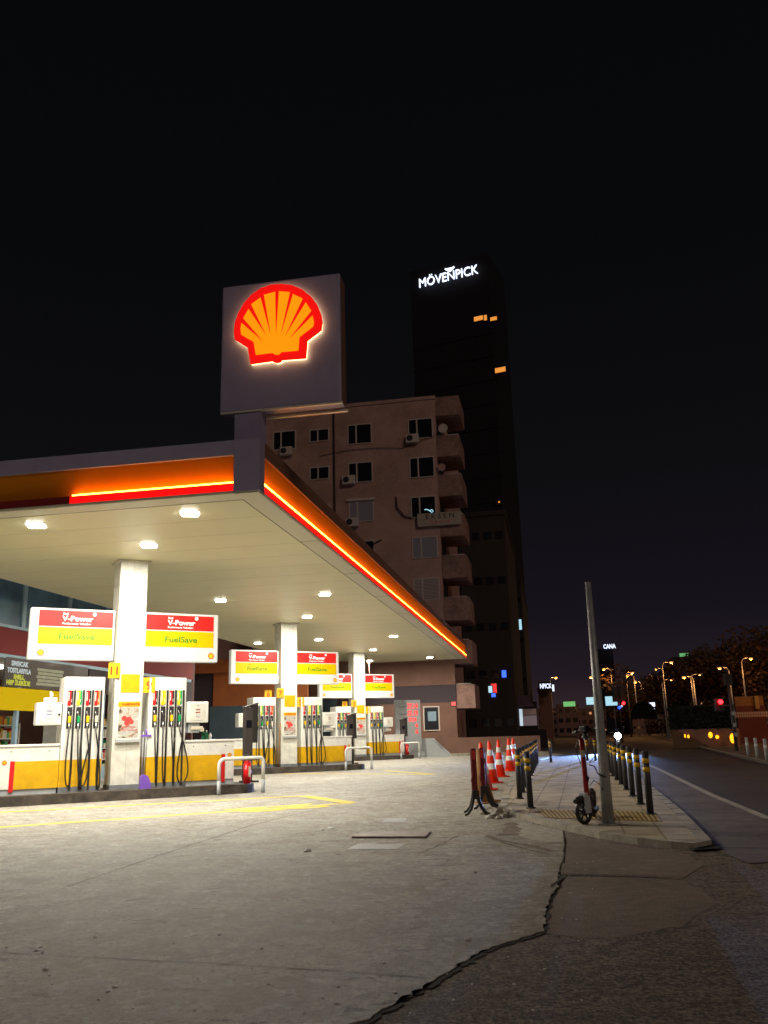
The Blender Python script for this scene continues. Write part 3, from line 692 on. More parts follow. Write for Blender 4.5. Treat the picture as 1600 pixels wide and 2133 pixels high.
ISN = ['nearest', 'middle', 'farthest']
kerb_pts = []
for i in range(3):
    fx, fy, _ = isl_frame(i); f = (fx, fy)
    # raised island kerb with rounded ends
    n = 10; pts = []
    for k in range(n + 1): t = -math.pi / 2 + math.pi * k / n; pts.append((2.25 + .55 * math.cos(t) + .2, .88 * math.sin(t) ))
    for k in range(n + 1): t = math.pi / 2 + math.pi * k / n; pts.append((-2.75 + .55 * math.cos(t), .88 * math.sin(t)))
    o = MB().slab(pts, 0, .19).build('island_kerb', 'islandkerb', loc=(fx, fy, 0), rz=YAW); struct(o)
    o = MB().slab([(a * .975, b * .93) for a, b in pts], None, .2).build('island_top', 'lgrey' if 0 else 'islandkerb', loc=(fx, fy, 0), rz=YAW); struct(o)
PX = {'L': -.955, 'R': .87}
protos = {}
for i in range(3):
    for kd in 'LR':
        side = 'left' if kd == 'L' else 'right'
        lab = 'white four nozzle pump with yellow band, %s of the column on the %s island' % (side, ISN[i])
        if kd not in protos: protos[kd] = make_pump(kd, lab); p = protos[kd]
        else: p = copy_tree(protos[kd]); p['label'] = lab
        ox, oy = ISL[i]; c, s = math.cos(YAW), math.sin(YAW)
        p.location = (ox + PX[kd] * c, oy + PX[kd] * s, 0); p.rotation_euler = (0, 0, YAW)
        key = 'c' + kd; lab = 'low white counter with yellow panel and red stripe, %s end of the %s island' % (side, ISN[i])
        if key not in protos: protos[key] = make_counter(kd, lab); q = protos[key]
        else: q = copy_tree(protos[key]); q['label'] = lab
        cx_ = 1.30 if kd == 'R' else -1.39
        q.location = (ox + cx_ * c, oy + cx_ * s, 0); q.rotation_euler = (0, 0, YAW)
        z0, z1 = ((2.97, 4.10), (3.07, 4.26), (3.02, 4.20))[i]
        lab = 'red and yellow fuel sign board %s of the column on the %s island' % (side, ISN[i])
        b = make_board(kd, lab, z0, z1); b.location = (ox, oy, 0); b.rotation_euler = (0, 0, YAW)

def on_island(i, x, y, z=0):
    ox, oy = ISL[i]; c, s = math.cos(YAW), math.sin(YAW)
    return (ox + x * c - y * s, oy + x * s + y * c, z)
# bay number flags on the columns
def flag(i, x, y, z, num, side, rz):
    r = thing('bay_number', 'small yellow bay number %s flag on the %s of the column, %s island' % (num, side, ISN[i]), 'number sign', on_island(i, x, y, z), YAW + rz, 'yellow bay number flags')
    bx('plate', 'yellow', r, -.13, .13, -.012, .012, -.17, .17, bev=.004)
    text(num, .18, 'ored', r, 0, -.014, -.09, bold=.02)
NUMS = [('11', '9'), ('7', '5'), ('3', '1')]
for i in range(3):
    flag(i, -.335, -.30, 2.74, NUMS[i][0], 'left corner', R(-25)); flag(i, .44, -.33, 2.42, NUMS[i][1], 'right corner', R(-20))
for i in (1, 2):
    flag(i, -.62, .15, 2.70, ('', '8', '4')[i], 'back left', R(-10))
    # yellow sheet and framed poster
for i in range(3):
    p = thing('column_poster', 'framed promotion poster under a plain yellow sheet on the column of the %s island' % ISN[i], 'poster', on_island(i, .02, -.315, 0), YAW, 'framed posters on the columns')
    bx('yellow_sheet', 'yellow', p, -.20, .21, -.006, -.001, 2.26, 2.66)
    bx('frame', 'white', p, -.26, .25, -.035, -.001, 1.24, 2.23, bev=.006)
    bx('ledge', 'lgrey', p, -.27, .26, -.07, -.003, 1.19, 1.236)
    ba = bx('banner', 'yellow', p, -.245, .235, -.039, -.0355, 1.95, 2.06)
    text('KAMPANYA', .05, 'ored', ba, .03, -.0395, 1.98, bold=.03, width=.38)
    text('Kampanyalarımız', .035, 'textp', p, -.02, -.0365, 2.12)
    pr = bx('print', 'poster', p, -.225, .215, -.038, -.0356, 1.28, 1.94)
    m = MB()
    for k, (a, b2, r_) in enumerate(((-.10, 1.70, .06), (.0, 1.66, .075), (.06, 1.62, .05), (-.04, 1.60, .06))): m.cyl((a, -.0381, b2), (a, -.0392 - .0002 * k, b2), r_, n=12)
    m.build('printed_figures', 'pink', pr)
    text('YENİ YILDA', .04, 'textr', pr, 0, -.0385, 1.49); text('YOLCULUKLAR', .04, 'textr', pr, 0, -.0385, 1.43)

# guard hoops at the island noses
def hoop(loc, rz, label, w=1.04):
    r = thing('guard_hoop', label, 'guard rail', loc, rz, 'white tube guard hoops at the island ends')
    h = .77; pts = [(-w / 2, 0, .30)] + [(-w / 2 + .13 - .13 * math.cos(t), 0, h - .13 + .13 * math.sin(t)) for t in [math.pi / 2 * k / 6 for k in range(7)]] + [(w / 2 - .09 + .09 * math.sin(t), 0, h - .09 + .09 * math.cos(t)) for t in [math.pi / 2 * k / 6 for k in range(7)]] + [(w / 2, 0, .30)]
    MB().tube(pts, .042, 12).build('rail', 'white', r)
    for s in (-1, 1): MB().cyl((s * w / 2, 0, 0), (s * w / 2, 0, .305), .0435, n=12).build('foot', 'lgrey', r)
    m = MB(); m.box(.02, .42, -.04, .04, h - .052, h - .036); m.build('scrape', mat('rust_scrape', (.10, .05, .04), .8, noise=.4, nscale=20), r)
    return r
HL = [(454, 547, 1661, 1655), (718, 771, 1609, 1606), (840, 880, 1586.5, 1585)]
h0 = None
for i in range(3):
    loc = on_island(i, 2.42, -.98)
    lab = 'white and grey guard hoop at the right end of the %s island' % ISN[i]
    if h0 is None: h0 = hoop(loc, YAW, lab); 
    else: c = copy_tree(h0); c.location = loc; c['label'] = lab
c = copy_tree(h0); c.location = on_island(0, -3.15, -.98); c['label'] = 'white and grey guard hoop cut by the left frame edge'

# card terminals, extinguishers
def terminal(i, label):
    r = thing('payment_terminal', label, 'payment terminal', on_island(i, 2.92, -.05, .2), YAW + R(-6), 'dark payment terminals at the island ends')
    bx('pillar', 'darkbrown', r, -.11, .08, -.12, .12, .0, 1.72, bev=.012)
    bx('head', 'blackp', r, .081, .20, -.13, .16, .90, 1.80, bev=.012)
    m = MB(); m.prism([(-.115, 1.70), (.205, 1.79), (.205, 1.83), (-.115, 1.74)], -.135, .165); m.build('hood', 'darkbrown', r)
    m = MB(); m.box(-.08, .05, -.127, -.121, 1.25, 1.42); m.build('screen', 'aglass', r)
    bx('foot', 'blackp', r, -.16, .22, -.18, .20, .0, .04)
    return r
t0 = terminal(0, 'dark brown payment terminal behind the nearest guard hoop')
for i in (1, 2):
    c = copy_tree(t0); c.location = on_island(i, 2.55, -.10, .2); c['label'] = 'dark brown payment terminal behind the %s guard hoop' % ISN[i]
def exting(i, label):
    r = thing('fire_extinguisher', label, 'fire extinguisher', on_island(i, 2.74, -.48, .2), YAW, 'red fire extinguishers by the terminals')
    m = MB(); m.cyl((0, 0, .02), (0, 0, .46), .095, n=18); m.cyl((0, 0, .46), (0, 0, .54), .095, .03, n=18); m.cyl((0, 0, 0), (0, 0, .021), .085, n=18); m.build('cylinder', 'extred', r)
    m = MB(); m.cyl((0, 0, .54), (0, 0, .59), .022, n=10); m.box(-.02, .16, -.012, .012, .60, .615); m.box(-.02, .13, -.012, .012, .63, .645, M4=Matrix.Rotation(R(-8), 4, 'Y')); m.build('valve_handle', 'steel', r)
    MB().tube([(-.02, 0, .58), (-.10, -.03, .55), (-.125, -.04, .40), (-.12, -.03, .22), (-.14, -.03, .14)], .012, 7).build('hose', 'black', r)
    m = MB(); m.box(-.001, .05, -.0985, -.0955, .15, .38); m.build('sticker', 'cream', r)
    return r
e0 = exting(0, 'red fire extinguisher standing by the nearest guard hoop')
c = copy_tree(e0); c.location = on_island(2, 2.50, -.55, .2); c['label'] = 'red fire extinguisher by the farthest guard hoop'
# bottles on the nearest right counter, dustpan set, squeegee
for k, (x, col, hh, lab) in enumerate(((1.78, 'glassgreen', .22, 'green bottle on the nearest right counter, left of the pair'), (1.86, 'glassgreen', .21, 'green bottle on the nearest right counter, right of the pair'), (1.95, 'white', .15, 'small white bottle beside the green bottles on the counter'))):
    r = thing('bottle', lab, 'bottle', on_island(0, x, -.15, 1.20), YAW, 'bottles on the counter')
    MB().cyl((0, 0, 0), (0, 0, hh * .7), .036, n=12).cyl((0, 0, hh * .7), (0, 0, hh * .85), .036, .015, n=12).build('bottle_body', col, r)
    MB().cyl((0, 0, hh * .85), (0, 0, hh), .017, n=10).build('cap', 'white', r)
r = thing('dustpan', 'purple long handled dustpan standing right of the nearest column', 'dustpan', on_island(0, .40, -.42, .2), YAW)
m = MB(); m.prism([(-.10, 0), (.13, 0), (.13, .10), (.06, .26), (-.02, .30), (-.09, .26)], -.06, .06); m.build('pan', 'purple', r)
m = MB(); m.cyl((-.02, .02, .28), (.02, .05, 1.12), .010, n=8); m.cyl((-.06, .02, .28), (-.05, .05, 1.20), .010, n=8); m.build('handle', 'lgrey', r)
m = MB(); m.box(-.10, .12, .03, .06, 1.10, 1.14); m.cyl((.02, .05, 1.12), (.0, .05, 1.26), .016, n=8); m.build('grip', 'purple', r)
r = thing('glove_dispenser', 'white box with a crumpled tissue on the nearest left display box', 'dispenser', on_island(0, -1.62, -.18, 2.05), YAW)
bx('box', 'white', r, -.13, .13, -.08, .08, 0, .11, bev=.02)
m = MB(); m.cyl((0, 0, .11), (.02, 0, .17), .02, .045, n=7); m.cyl((.02, 0, .17), (-.01, 0, .24), .045, .01, n=7); m.build('tissue', 'paper', r)
r = thing('wooden_stick', 'thin tan stick leaning on the middle column', 'stick', on_island(1, -.42, -.40, .2), YAW)
MB().cyl((0, 0, 0), (.06, .05, 1.5), .02, n=8).build('shaft', 'coneold', r)
r = thing('blue_bucket', 'pale blue canister standing behind the nearest column on the right', 'canister', on_island(0, .36, .35, .2), YAW)
MB().box(-.12, .12, -.1, .1, 0, .6, bev=.03).build('canister_body', 'bframe', r); MB().cyl((0, 0, .6), (0, 0, .66), .04, n=10).build('lid', 'blackp', r)

# price board at the far end
bp = AT(853, 1575, 47.)
pb = thing('price_board', 'grey standing price board with glowing red digits past the farthest island', 'price board', (bp[0], bp[1], 0), R(12))
bx('plinth', 'lgrey', pb, -.85, .75, -.3, .3, 0, .30); bx('panel', 'lgrey', pb, -.72, .66, -.10, .10, .301, 2.95, bev=.02)
for k, (tx, zz, w_, xx) in enumerate((('37.14', 2.52, .56, .22), ('37.19', 2.15, .56, .22), ('37.04', 1.85, .44, .20), ('6', 1.55, .14, .42), ('5', 1.22, .14, .42))):
    text(tx, .26 if k < 2 else .2, 'pdig', pb, xx, -.115, zz, name='price_digits', bold=.05, width=w_)
for zz in (2.58, 2.20, 1.85, 1.40):
    text('Kurşunsuz' if zz > 2.5 else 'Motorin', .07, 'text', pb, -.30, -.105, zz, name='fuel_name', width=.42)

# ================================================================== SHOP
SX = -9.75   # shop front line in canopy coordinates (x = -s)
sh = thing('shop_building', 'two storey filling station shop with maroon band and blue framed windows behind the pumps', 'shop', (float(P0[0]), float(P0[1]), 0), CR)
Y0, Y1 = -1.0, 20.3
bx('back_wall', 'brownw', sh, SX - 6.2, SX - 6.0, Y0, Y1, 0, 7)
bx('end_wall', 'maroond', sh, SX - 6.0, SX, Y1, Y1 + .2, 0, 4.95)
bx('floor_slab', 'lgrey', sh, SX - 6, SX - .03, Y0, Y1, .005, .12)
bx('ceiling', 'whiteold', sh, SX - 6, SX - .03, Y0, Y1, 3.60, 3.70)
bx('stall_riser', 'bframe', sh, SX - .12, SX - .02, Y0, Y1, .12, .45)
bx('maroon_band', 'maroon', sh, SX - .3, SX, Y0, Y1, 3.58, 4.27)
bx('upper_wall', 'maroond', sh, SX - .32, SX - .02, Y0, Y1, 6.3, 7.0)
for k in range(9):
    a = Y0 + k * 2.35; b2 = min(a + 2.35, Y1)
    w = thing  # upper windows
    f = MB(); f.box(SX - .10, SX + .01, a, a + .09, 4.28, 6.3); f.box(SX - .10, SX + .01, b2 - .07, b2 - .002, 4.28, 6.3); f.box(SX - .1, SX + .012, a + .09, b2 - .07, 4.28, 4.36)
    fo = f.build('window_frame', 'bframe', sh); MB().box(SX - .06, SX - .045, a + .09, b2 - .07, 4.36, 6.3).build('pane', 'bglass', fo)
    f = MB(); f.box(SX - .10, SX + .01, a, a + .10, .45, 3.57); f.box(SX - .1, SX + .012, a + .1, b2, 3.47, 3.57)
    fo = f.build('shopfront_frame', 'bframe', sh)
for k in range(4): bx('ceiling_lamp', 'storelamp', sh, SX - 4.5, SX - 1.0, 1 + k * 5, 1.15 + k * 5, 3.50, 3.59)
bx('yellow_frieze', 'frieze', sh, SX - .035, SX + .02, Y0, 10.8, 2.10, 2.70)
bx('yellow_frieze', 'yellow', sh, SX - .5, SX - .45, 10.9, 13.2, 2.05, 2.70)
bx('poster_panel', 'cglass', sh, SX - .05, SX + .015, 7.72, 12.0, 2.72, 3.50)
T90 = Matrix.Rotation(R(90), 4, 'Z')
for s_, z_, m_, h_, yy in (('SIMSICAK', 3.29, 'textp', .13, 8.35), ('TOSTLARIYLA', 3.10, 'textp', .13, 8.35), ('SHELL', 2.94, 'texty', .12, 8.35), ('HEP İLERİDE', 2.78, 'texty', .12, 8.35)):
    text(s_, h_, m_, sh, SX + .02, yy, z_, turn=T90, bold=.06, width=.10 * len(s_))
m = MB()
for k in range(5): m.box(SX + .016, SX + .022, 9.2 + .05 * (k % 2), 10.6 - .05 * (k % 2), 2.82 + k * .10, 2.90 + k * .10, bev=.003)
m.build('sandwich_print', mat('toast_print', (.33, .34, .25), .6, noise=.3, nscale=8), sh)
bx('dark_panel', 'darkw', sh, SX - .05, SX + .01, 12.1, Y1, 2.72, 3.46)
# shelves, fridge and counter inside
def shelf(yy, x_off, lab):
    x, y = CF(yy, -SX + x_off)
    r = thing('shop_shelf', lab, 'shelf', (x, y, .12), CR, 'stocked shelves seen through the shop front')
    m = MB(); m.box(-.25, .25, -.9, -.86, 0, 1.7); m.box(-.25, .25, .86, .9, 0, 1.7)
    for k in range(5): m.box(-.25, .25, -.86, .86, .1 + k * .38, .13 + k * .38)
    m.build('rack', 'white', r)
    m = MB(); q = random.Random(int(yy * 10))
    for k in range(5):
        y_ = -.82
        while y_ < .78:
            w_ = q.uniform(.07, .16); m.mat(q.randrange(5)).box(-.05, .22, y_, y_ + w_ * .9, .131 + k * .38, .131 + k * .38 + q.uniform(.14, .30)); y_ += w_
    m.build('goods', ['cream', 'red', 'shelf', 'yellow', 'green'], r)
for k, (yy, lab) in enumerate(((7.3, 'stocked white shop shelf at the left frame edge'), (9.8, 'stocked white shop shelf behind the nearest left counter'), (13.0, 'stocked white shop shelf behind the nearest left pump'), (16.3, 'stocked white shop shelf behind the nearest column'))): shelf(yy, 1.2 + .4 * (k % 2), lab)
r = thing('checkout_counter', 'dark checkout counter inside the shop front', 'counter', (*CF(9.6, -SX + .6), .12), CR)
bx('counter_body', 'grey', r, -.2, .3, -2.2, 2.6, 0, .92); bx('worktop', 'shelf', r, -.25, .35, -2.25, 2.65, .921, .97)

# ================================================================== REAR WALLS (ground floor of the block) + APARTMENTS
TF = 38.0
apx = lambda x, y: FAC(x, y, TF)
ap = thing('apartment_block', 'brown seven storey apartment block with small windows and stacked balconies behind the canopy', 'building', (float(P0[0]), float(P0[1]), 0), CR)
# in this frame x = -s, y = t
MB().box(-13.4, -1.43, TF, TF + 14, 0.005, 22.05).build('wall', 'apt', ap)
bx('parapet', 'apt', ap, -13.45, -1.38, TF - .06, TF + .3, 21.9, 22.12)
bx('side_block', 'apt', ap, -19, -13.41, TF + 3.0, TF + 14, 0, 20.9)
lo = ap
bx('upper_ground_band', 'brownw', lo, -12.0, -.9, TF - .16, TF - .01, 3.95, 5.35)
bx('dark_ground_band', 'darkw', lo, -9.0, -.9, TF - .14, TF - .01, 2.95, 3.94)
bx('ground_wall', 'brownw', lo, -5.4, -.9, TF - .15, TF - .01, .005, 2.94)
# windows
rows = [20.66 - 2.57 * k for k in range(7)]
def win(parent, x0, x1, z0, z1, y, style='dark', split=.35):
    f = MB(); t = .07
    f.box(x0, x0 + t, y - .05, y - .003, z0, z1); f.box(x1 - t, x1, y - .05, y - .003, z0, z1); f.box(x0 + t, x1 - t, y - .05, y - .003, z1 - t, z1); f.box(x0 + t, x1 - t, y - .06, y - .003, z0, z0 + t * .7)
    xm = x0 + (x1 - x0) * split
    if split: f.box(xm - .035, xm + .05, y - .045, y - .003, z0 + t * .7, z1 - t)
    w = f.build('window', 'aframe', parent)
    g = MB().box(x0 + t, x1 - t, y - .02, y - .004, z0 + t * .7, z1 - t).build('pane', {'dark': 'aglass', 'curtain': 'curtain', 'blind': 'blind'}[style], w)
    if style == 'blind':
        m = MB(); k = z0 + .12
        while k < z1 - .12: m.box(x0 + t, x1 - t, y - .03, y - .021, k, k + .035); k += .085
        m.build('slats', 'aframe', w)
    return w
WD_ = [-apx(850, 890)[0], -apx(902, 890)[0]]; WC = [-apx(724, 900)[0], -apx(775, 900)[0]]; WB = [-apx(645, 900)[0], -apx(686, 900)[0]]; WA = [-apx(569, 915)[0], -apx(617, 915)[0]]
for k, zt in enumerate(rows):
    win(ap, WD_[0], WD_[1], zt - 1.36, zt, TF, ['dark', 'dark', 'dark', 'curtain', 'blind', 'dark', 'dark'][k])
    win(ap, WC[0], WC[1], zt - 1.36, zt, TF, ['dark', 'dark', 'curtain', 'dark', 'dark', 'dark', 'dark'][k])
    win(ap, WB[0], WB[1], zt - .95, zt - .08, TF, 'dark', .42)
    if k != 1: win(ap, WA[0], WA[1], zt - 1.30, zt, TF, 'dark')
win(ap, -apx(415, 905)[0] - .8, -apx(440, 905)[0] - .8, 18.2, 19.3, TF + 3.0, 'dark')
bx('shutter_box', 'aframe', ap, WC[0] - .1, WC[1] + .1, TF - .14, TF - .055, rows[2] - .0, rows[2] + .16)
# pilaster / drain pipes / cables on the facade
m = MB(); m.cyl((WC[0] - .9, TF - .05, 1), (WC[0] - .9, TF - .05, 21.5), .06, n=8); m.build('drainpipe', 'aptdark', ap)
m = MB(); m.tube([(-9.0, TF - .06, 18.7), (-7, TF - .07, 18.95), (-5, TF - .07, 18.9), (-3.6, TF - .07, 18.75), (-2.2, TF - .06, 19.2), (-1.45, TF - .06, 19.4)], .018, 5)
m.tube([(-4.1, TF - .06, 15.6), (-4.05, TF - .1, 14.9), (-3.6, TF - .1, 14.3), (-3.1, TF - .06, 14.15)], .04, 6)
m.tube([(-5.75, TF - .06, 11.9), (-5.6, TF - .08, 12.7), (-5.1, TF - .1, 12.9)], .04, 6); m.build('cable', 'blackp', ap)
# air conditioners
def aircon(x, z, lab):
    c = CF(TF - .2, -x); r = thing('air_conditioner', lab, 'air conditioner', (c[0], c[1], z), CR, 'air conditioner boxes on the block')
    bx('casing', 'aframe', r, -.4, .4, -.12, .18, 0, .55, bev=.02)
    MB().cyl((-.15, -.121, .28), (-.15, -.135, .28), .20, n=16).build('fan_grille', 'blackp', r); return r
aircon(-apx(860, 918)[0], apx(860, 924)[1], 'air conditioner with dark fan below the top right window of the block')
aircon(-apx(598, 945)[0], apx(598, 950)[1], 'air conditioner below the top left window of the block')
aircon(-apx(728, 1005)[0], apx(728, 1010)[1], 'air conditioner below the second window row of the block')
aircon(-apx(735, 1090)[0], apx(735, 1098)[1], 'small air conditioner below the third window row of the block')
# balconies at the right corner
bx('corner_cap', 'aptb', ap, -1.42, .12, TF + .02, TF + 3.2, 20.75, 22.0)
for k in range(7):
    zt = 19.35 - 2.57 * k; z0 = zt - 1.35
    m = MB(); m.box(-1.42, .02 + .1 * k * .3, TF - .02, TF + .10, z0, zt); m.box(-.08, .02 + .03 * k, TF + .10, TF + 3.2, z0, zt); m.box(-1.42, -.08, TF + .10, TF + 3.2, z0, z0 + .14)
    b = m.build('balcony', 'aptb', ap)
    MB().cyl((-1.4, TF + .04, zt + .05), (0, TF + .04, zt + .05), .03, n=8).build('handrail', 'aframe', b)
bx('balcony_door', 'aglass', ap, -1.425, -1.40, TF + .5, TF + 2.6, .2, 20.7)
dish = thing('satellite_dish', 'round satellite dish on the topmost balcony', 'satellite dish', (*CF(TF - .05, .95), 19.55), CR)
m = MB(); m.cyl((0, -.08, .25), (0, -.14, .25), .20, .30, n=18); m.build('dish', 'aframe', dish); MB().cyl((0, 0, -.2), (0, -.08, .25), .02, n=6).build('bracket', 'blackp', dish)
dish = thing('satellite_dish', 'small satellite dish on the second balcony from the top', 'satellite dish', (*CF(TF - .05, 1.15), 17.0), CR)
m = MB(); m.cyl((0, -.08, .25), (0, -.14, .25), .17, .25, n=18); m.build('dish', 'apt', dish); MB().cyl((0, 0, -.2), (0, -.08, .25), .02, n=6).build('bracket', 'blackp', dish)
# banner on a balcony
s0, zb = apx(871, 1099); s1, zt = apx(961, 1066)
bn = thing('balcony_banner', 'pale banner with dark spaced capitals hung on the fourth balcony', 'banner', (*CF(TF - .2, s0), 0), CR)
bx('cloth', mat('banner_cloth', (.42, .35, .27), .8, noise=.1, nscale=3), bn, 0, s0 - s1, -.03, .02, zb, zt)
text('EKSEN', .30, 'text', bn, (s0 - s1) * .52, -.04, zb + .44, width=1.75, spacing=1.5, bold=.01)
text('GROUP', .17, 'textr', bn, (s0 - s1) * .52, -.04, zb + .14, width=1.2, spacing=1.6)
nb = thing('neon_squiggle', 'small pale blue neon loop in the window above the banner', 'neon sign', (*CF(TF - .1, apx(893, 1062)[0]), apx(893, 1066)[1]), CR)
MB().tube([(-.25, 0, .12), (-.1, 0, .14), (.05, 0, .05), (.2, 0, -.08), (.3, 0, .0), (.22, 0, .1), (.08, 0, .05)], .025, 6).build('neon_tube', 'cyanl', nb)

# orange and blue-grey service wall behind the pumps
def wallbox(name, m, px0, px1, z0, z1, t, parent, th=.3):
    a = FAC(px0, 1480, t)[0]; b = FAC(px1, 1480, t)[0]; return bx(name, m, parent, -a, -b, t, t + th, z0, z1)
sw_ = thing('service_wall', 'orange and blue-grey rendered wall behind the middle island', 'wall', (float(P0[0]), float(P0[1]), 0), CR)
TW = 30.0
wallbox('orange_part', 'orangew', 443, 640, 2.85, 4.55, TW, sw_); wallbox('grey_part', 'bluew', 437, 640, .01, 2.845, TW, sw_)
wallbox('top_beam', 'orangew', 395, 640, 4.555, 5.24, TW - .25, sw_, .6)
wallbox('dark_opening', 'darkw', 395, 443, .01, 4.55, TW + .2, sw_)
wallbox('side_wall', 'brownw', 641, 770, 3.2, 5.24, TW + 4.5, sw_)
wallbox('lower_side_wall', 'bluew', 641, 700, .01, 3.195, TW + 4.5, sw_)
# kiosk window at the far right of the ground floor
kw = win(ap, -FAC(883, 1500, TF)[0], -FAC(917, 1500, TF)[0], 1.35, 2.75, TF - .15, 'dark', 0)
m = MB(); m.box(-2.6, -2.1, TF - .18, TF - .172, 1.9, 2.45); m.build('window_reflection', mat('painted_pane_reflection', (.20, .28, .34), .4), kw)  # pale patch painted on the pane as a reflection
st = thing('ground_stairs', 'grey concrete ramp block beside the price board', 'steps', (*AT(905, 1560, 47.5)[:2], 0), CR)
m = MB(); m.prism([(-.9, 0), (.9, 0), (.2, .55), (-.1, .95), (-.9, .95)], 0, .8); m.build('ramp_side', 'lgrey', st)

lw = thing('low_wall', 'low brown wall behind the traffic cones', 'low wall', (*AT(925, 1560, 49)[:2], 0), CR)
bx('wall_body', 'brownw', lw, 0, 5.2, 0, .35, 0, .95); bx('footing', 'kerb', lw, -4.5, 5.6, -1.2, -.8, 0, .14)

# ================================================================== HOTEL TOWER AND STREET BUILDINGS
def dir_frame(px, py, D, az): p = AT(px, py, D); return p, R(90 - az)
pL = AT(872, 598, 112.); ta = 114.; rz = R(90 - ta)
tw = thing('hotel_tower', 'tall dark hotel tower with a glowing white name sign at its top', 'building', (pL[0], pL[1], 0), rz)
tx = np.array([math.cos(rz), math.sin(rz)])
def onp(px, py):
    d = ray(px, py); nn = np.array([tx[1], -tx[0]]); k = (np.array(pL[:2]) @ nn) / (d[:2] @ nn); q = d * k
    return float((q[:2] - np.array(pL[:2])) @ tx), float(CAM_H + q[2])
xr, _ = onp(1022, 700); ztop = pL[2] + 3.2; wN, _ = onp(995, 580)
bx('tower_wall', 'tower', tw, -1.5, xr, .8, 9, 0, ztop)
for k in range(16):
    bx('floor_ledge', 'tower', tw, -1.55, xr + .05, .72, .79, 3 + k * 3.4, 3.3 + k * 3.4)
text('MÖVENPICK', 1.42, 'hotel', tw, wN / 2, .2, pL[2], width=wN, bold=.0, ext=.1, name='name_letters')
xx, zz = onp(936, 570); m = MB(); m.prism([(-.75, .55), (-.62, .7), (0, .3), (.62, .7), (.75, .55), (0, 0)], 0, .2); o = m.build('bird_mark', 'hotel', tw); o.location = (xx, .2, zz + .45)
for (a, b, c_, d_) in ((985, 1003, 653, 666), (1006, 1011, 652, 664), (1019, 1032, 655, 665), (1029, 1050, 760, 774)):
    x0_, z0_ = onp(a, d_); x1_, z1_ = onp(b, c_); w = bx('window', 'blackp', tw, x0_ - .1, x1_ + .1, .62, .78, z0_ - .1, z1_ + .1); bx('lit_pane', 'amber', w, x0_, x1_, .55, .61, z0_, z1_)
x0_, z0_ = onp(1058, 1047); w = bx('window', 'blackp', tw, xr - 1.0, xr - .1, .62, .78, z0_, z0_ + .8); bx('lit_pane', 'amber', w, xr - .5, xr - .3, .55, .61, z0_ + .3, z0_ + .5)

def block(name, label, cat, px0, px1, ytop, D, m_, depth=14, base=0., az=100.5, rows_=0, cols=0, litp=.0, seed=1, kind=None, group=None):
    a = AT(px0, 1480, D); b = AT(px1, 1480, D); top = AT((px0 + px1) / 2, ytop, D)[2]; rz = R(90 - az)
    t = thing(name, label, cat, (a[0], a[1], base), rz, group); w = math.dist(a[:2], b[:2]) / max(.3, abs(math.cos(rz + math.atan2(a[0] + b[0], a[1] + b[1]))))
    bx('wall', m_, t, 0, w, 0, depth, 0, top - base)
    bx('roof_edge', m_, t, -.1, w + .1, -.1, depth, top - base + .002, top - base + .35)
    q = random.Random(seed)
    for i in range(rows_):
        for j in range(cols):
            xw = w * (j + .5) / cols; zw = (top - base) * (i + .55) / rows_; s_ = min(w / cols * .3, (top - base) / rows_ * .28)
            lit = q.random() < litp
            if lit: s_ *= .6
            bx('window', 'dimwin' if lit else 'aglass', t, xw - s_, xw + s_, -.05, -.003, zw - s_, zw + s_)
    return t, w, top - base
block('street_building', 'dark balconied building right of the apartment block', 'building', 972, 1075, 1075, 62, 'aptdark', 18, rows_=5, cols=4, seed=2)
block('street_building', 'lower black building at the end of the dark row', 'building', 1040, 1102, 1215, 85, 'black2', 20, rows_=4, cols=4, seed=3)
# small LED signs on the street front
def led(px0, px1, y0, y1, D, m_, label, cat='sign', name='shop_sign', rz=None, txt=None):
    a = AT(px0, y1, D); b = AT(px1, y0, D); w = math.dist(a[:2], b[:2]); h = b[2] - a[2]
    rzz = math.atan2(b[1] - a[1], b[0] - a[0]) if rz is None else rz
    r = thing(name, label, cat, (a[0], a[1], a[2]), rzz)
    bx('casing', 'blackp', r, -.05, w + .05, .03, .25, -.05, h + .05)
    if txt: bx('panel', txt[1], r, 0, w, .0, .028, 0, h); text(txt[0], h * .62, m_, r, w / 2, -.01, h * .18, width=w * .86, bold=.04)
    else: bx('panel', m_, r, 0, w, 0, .028, 0, h)
    return r
led(1046, 1054, 1396, 1411, 58, 'bluel', 'round blue illuminated sign on the dark street front')
led(1018, 1025, 1429, 1443, 56, 'cyanl', 'pale blue half of the projecting illuminated sign')
led(1024, 1034, 1424, 1444, 56.3, 'redl' if 0 else 'pdig', 'red half of the projecting illuminated sign')
led(1024, 1032, 1444, 1452, 56.2, 'bluel', 'blue foot of the projecting illuminated sign')
led(941, 949, 1462, 1470, 50.5, 'pdig', 'tiny red sign at the corner of the apartment block')
led(1076, 1086, 1290, 1312, 84, 'cyanl', 'tall narrow cyan sign high on the dark building')
led(1123, 1150, 1420, 1437, 95, 'whitel', 'dark blue sign with glowing white capitals on the low roof', txt=('NPICK', 'darkw'))
block('corner_house', 'low brown lit kiosk house under the white lettered sign', 'building', 1124, 1151, 1440, 96, 'brownw', 6, rows_=0)
led(1151, 1154, 1426, 1440, 94, 'whitel', 'thin vertical white light at the roof sign')
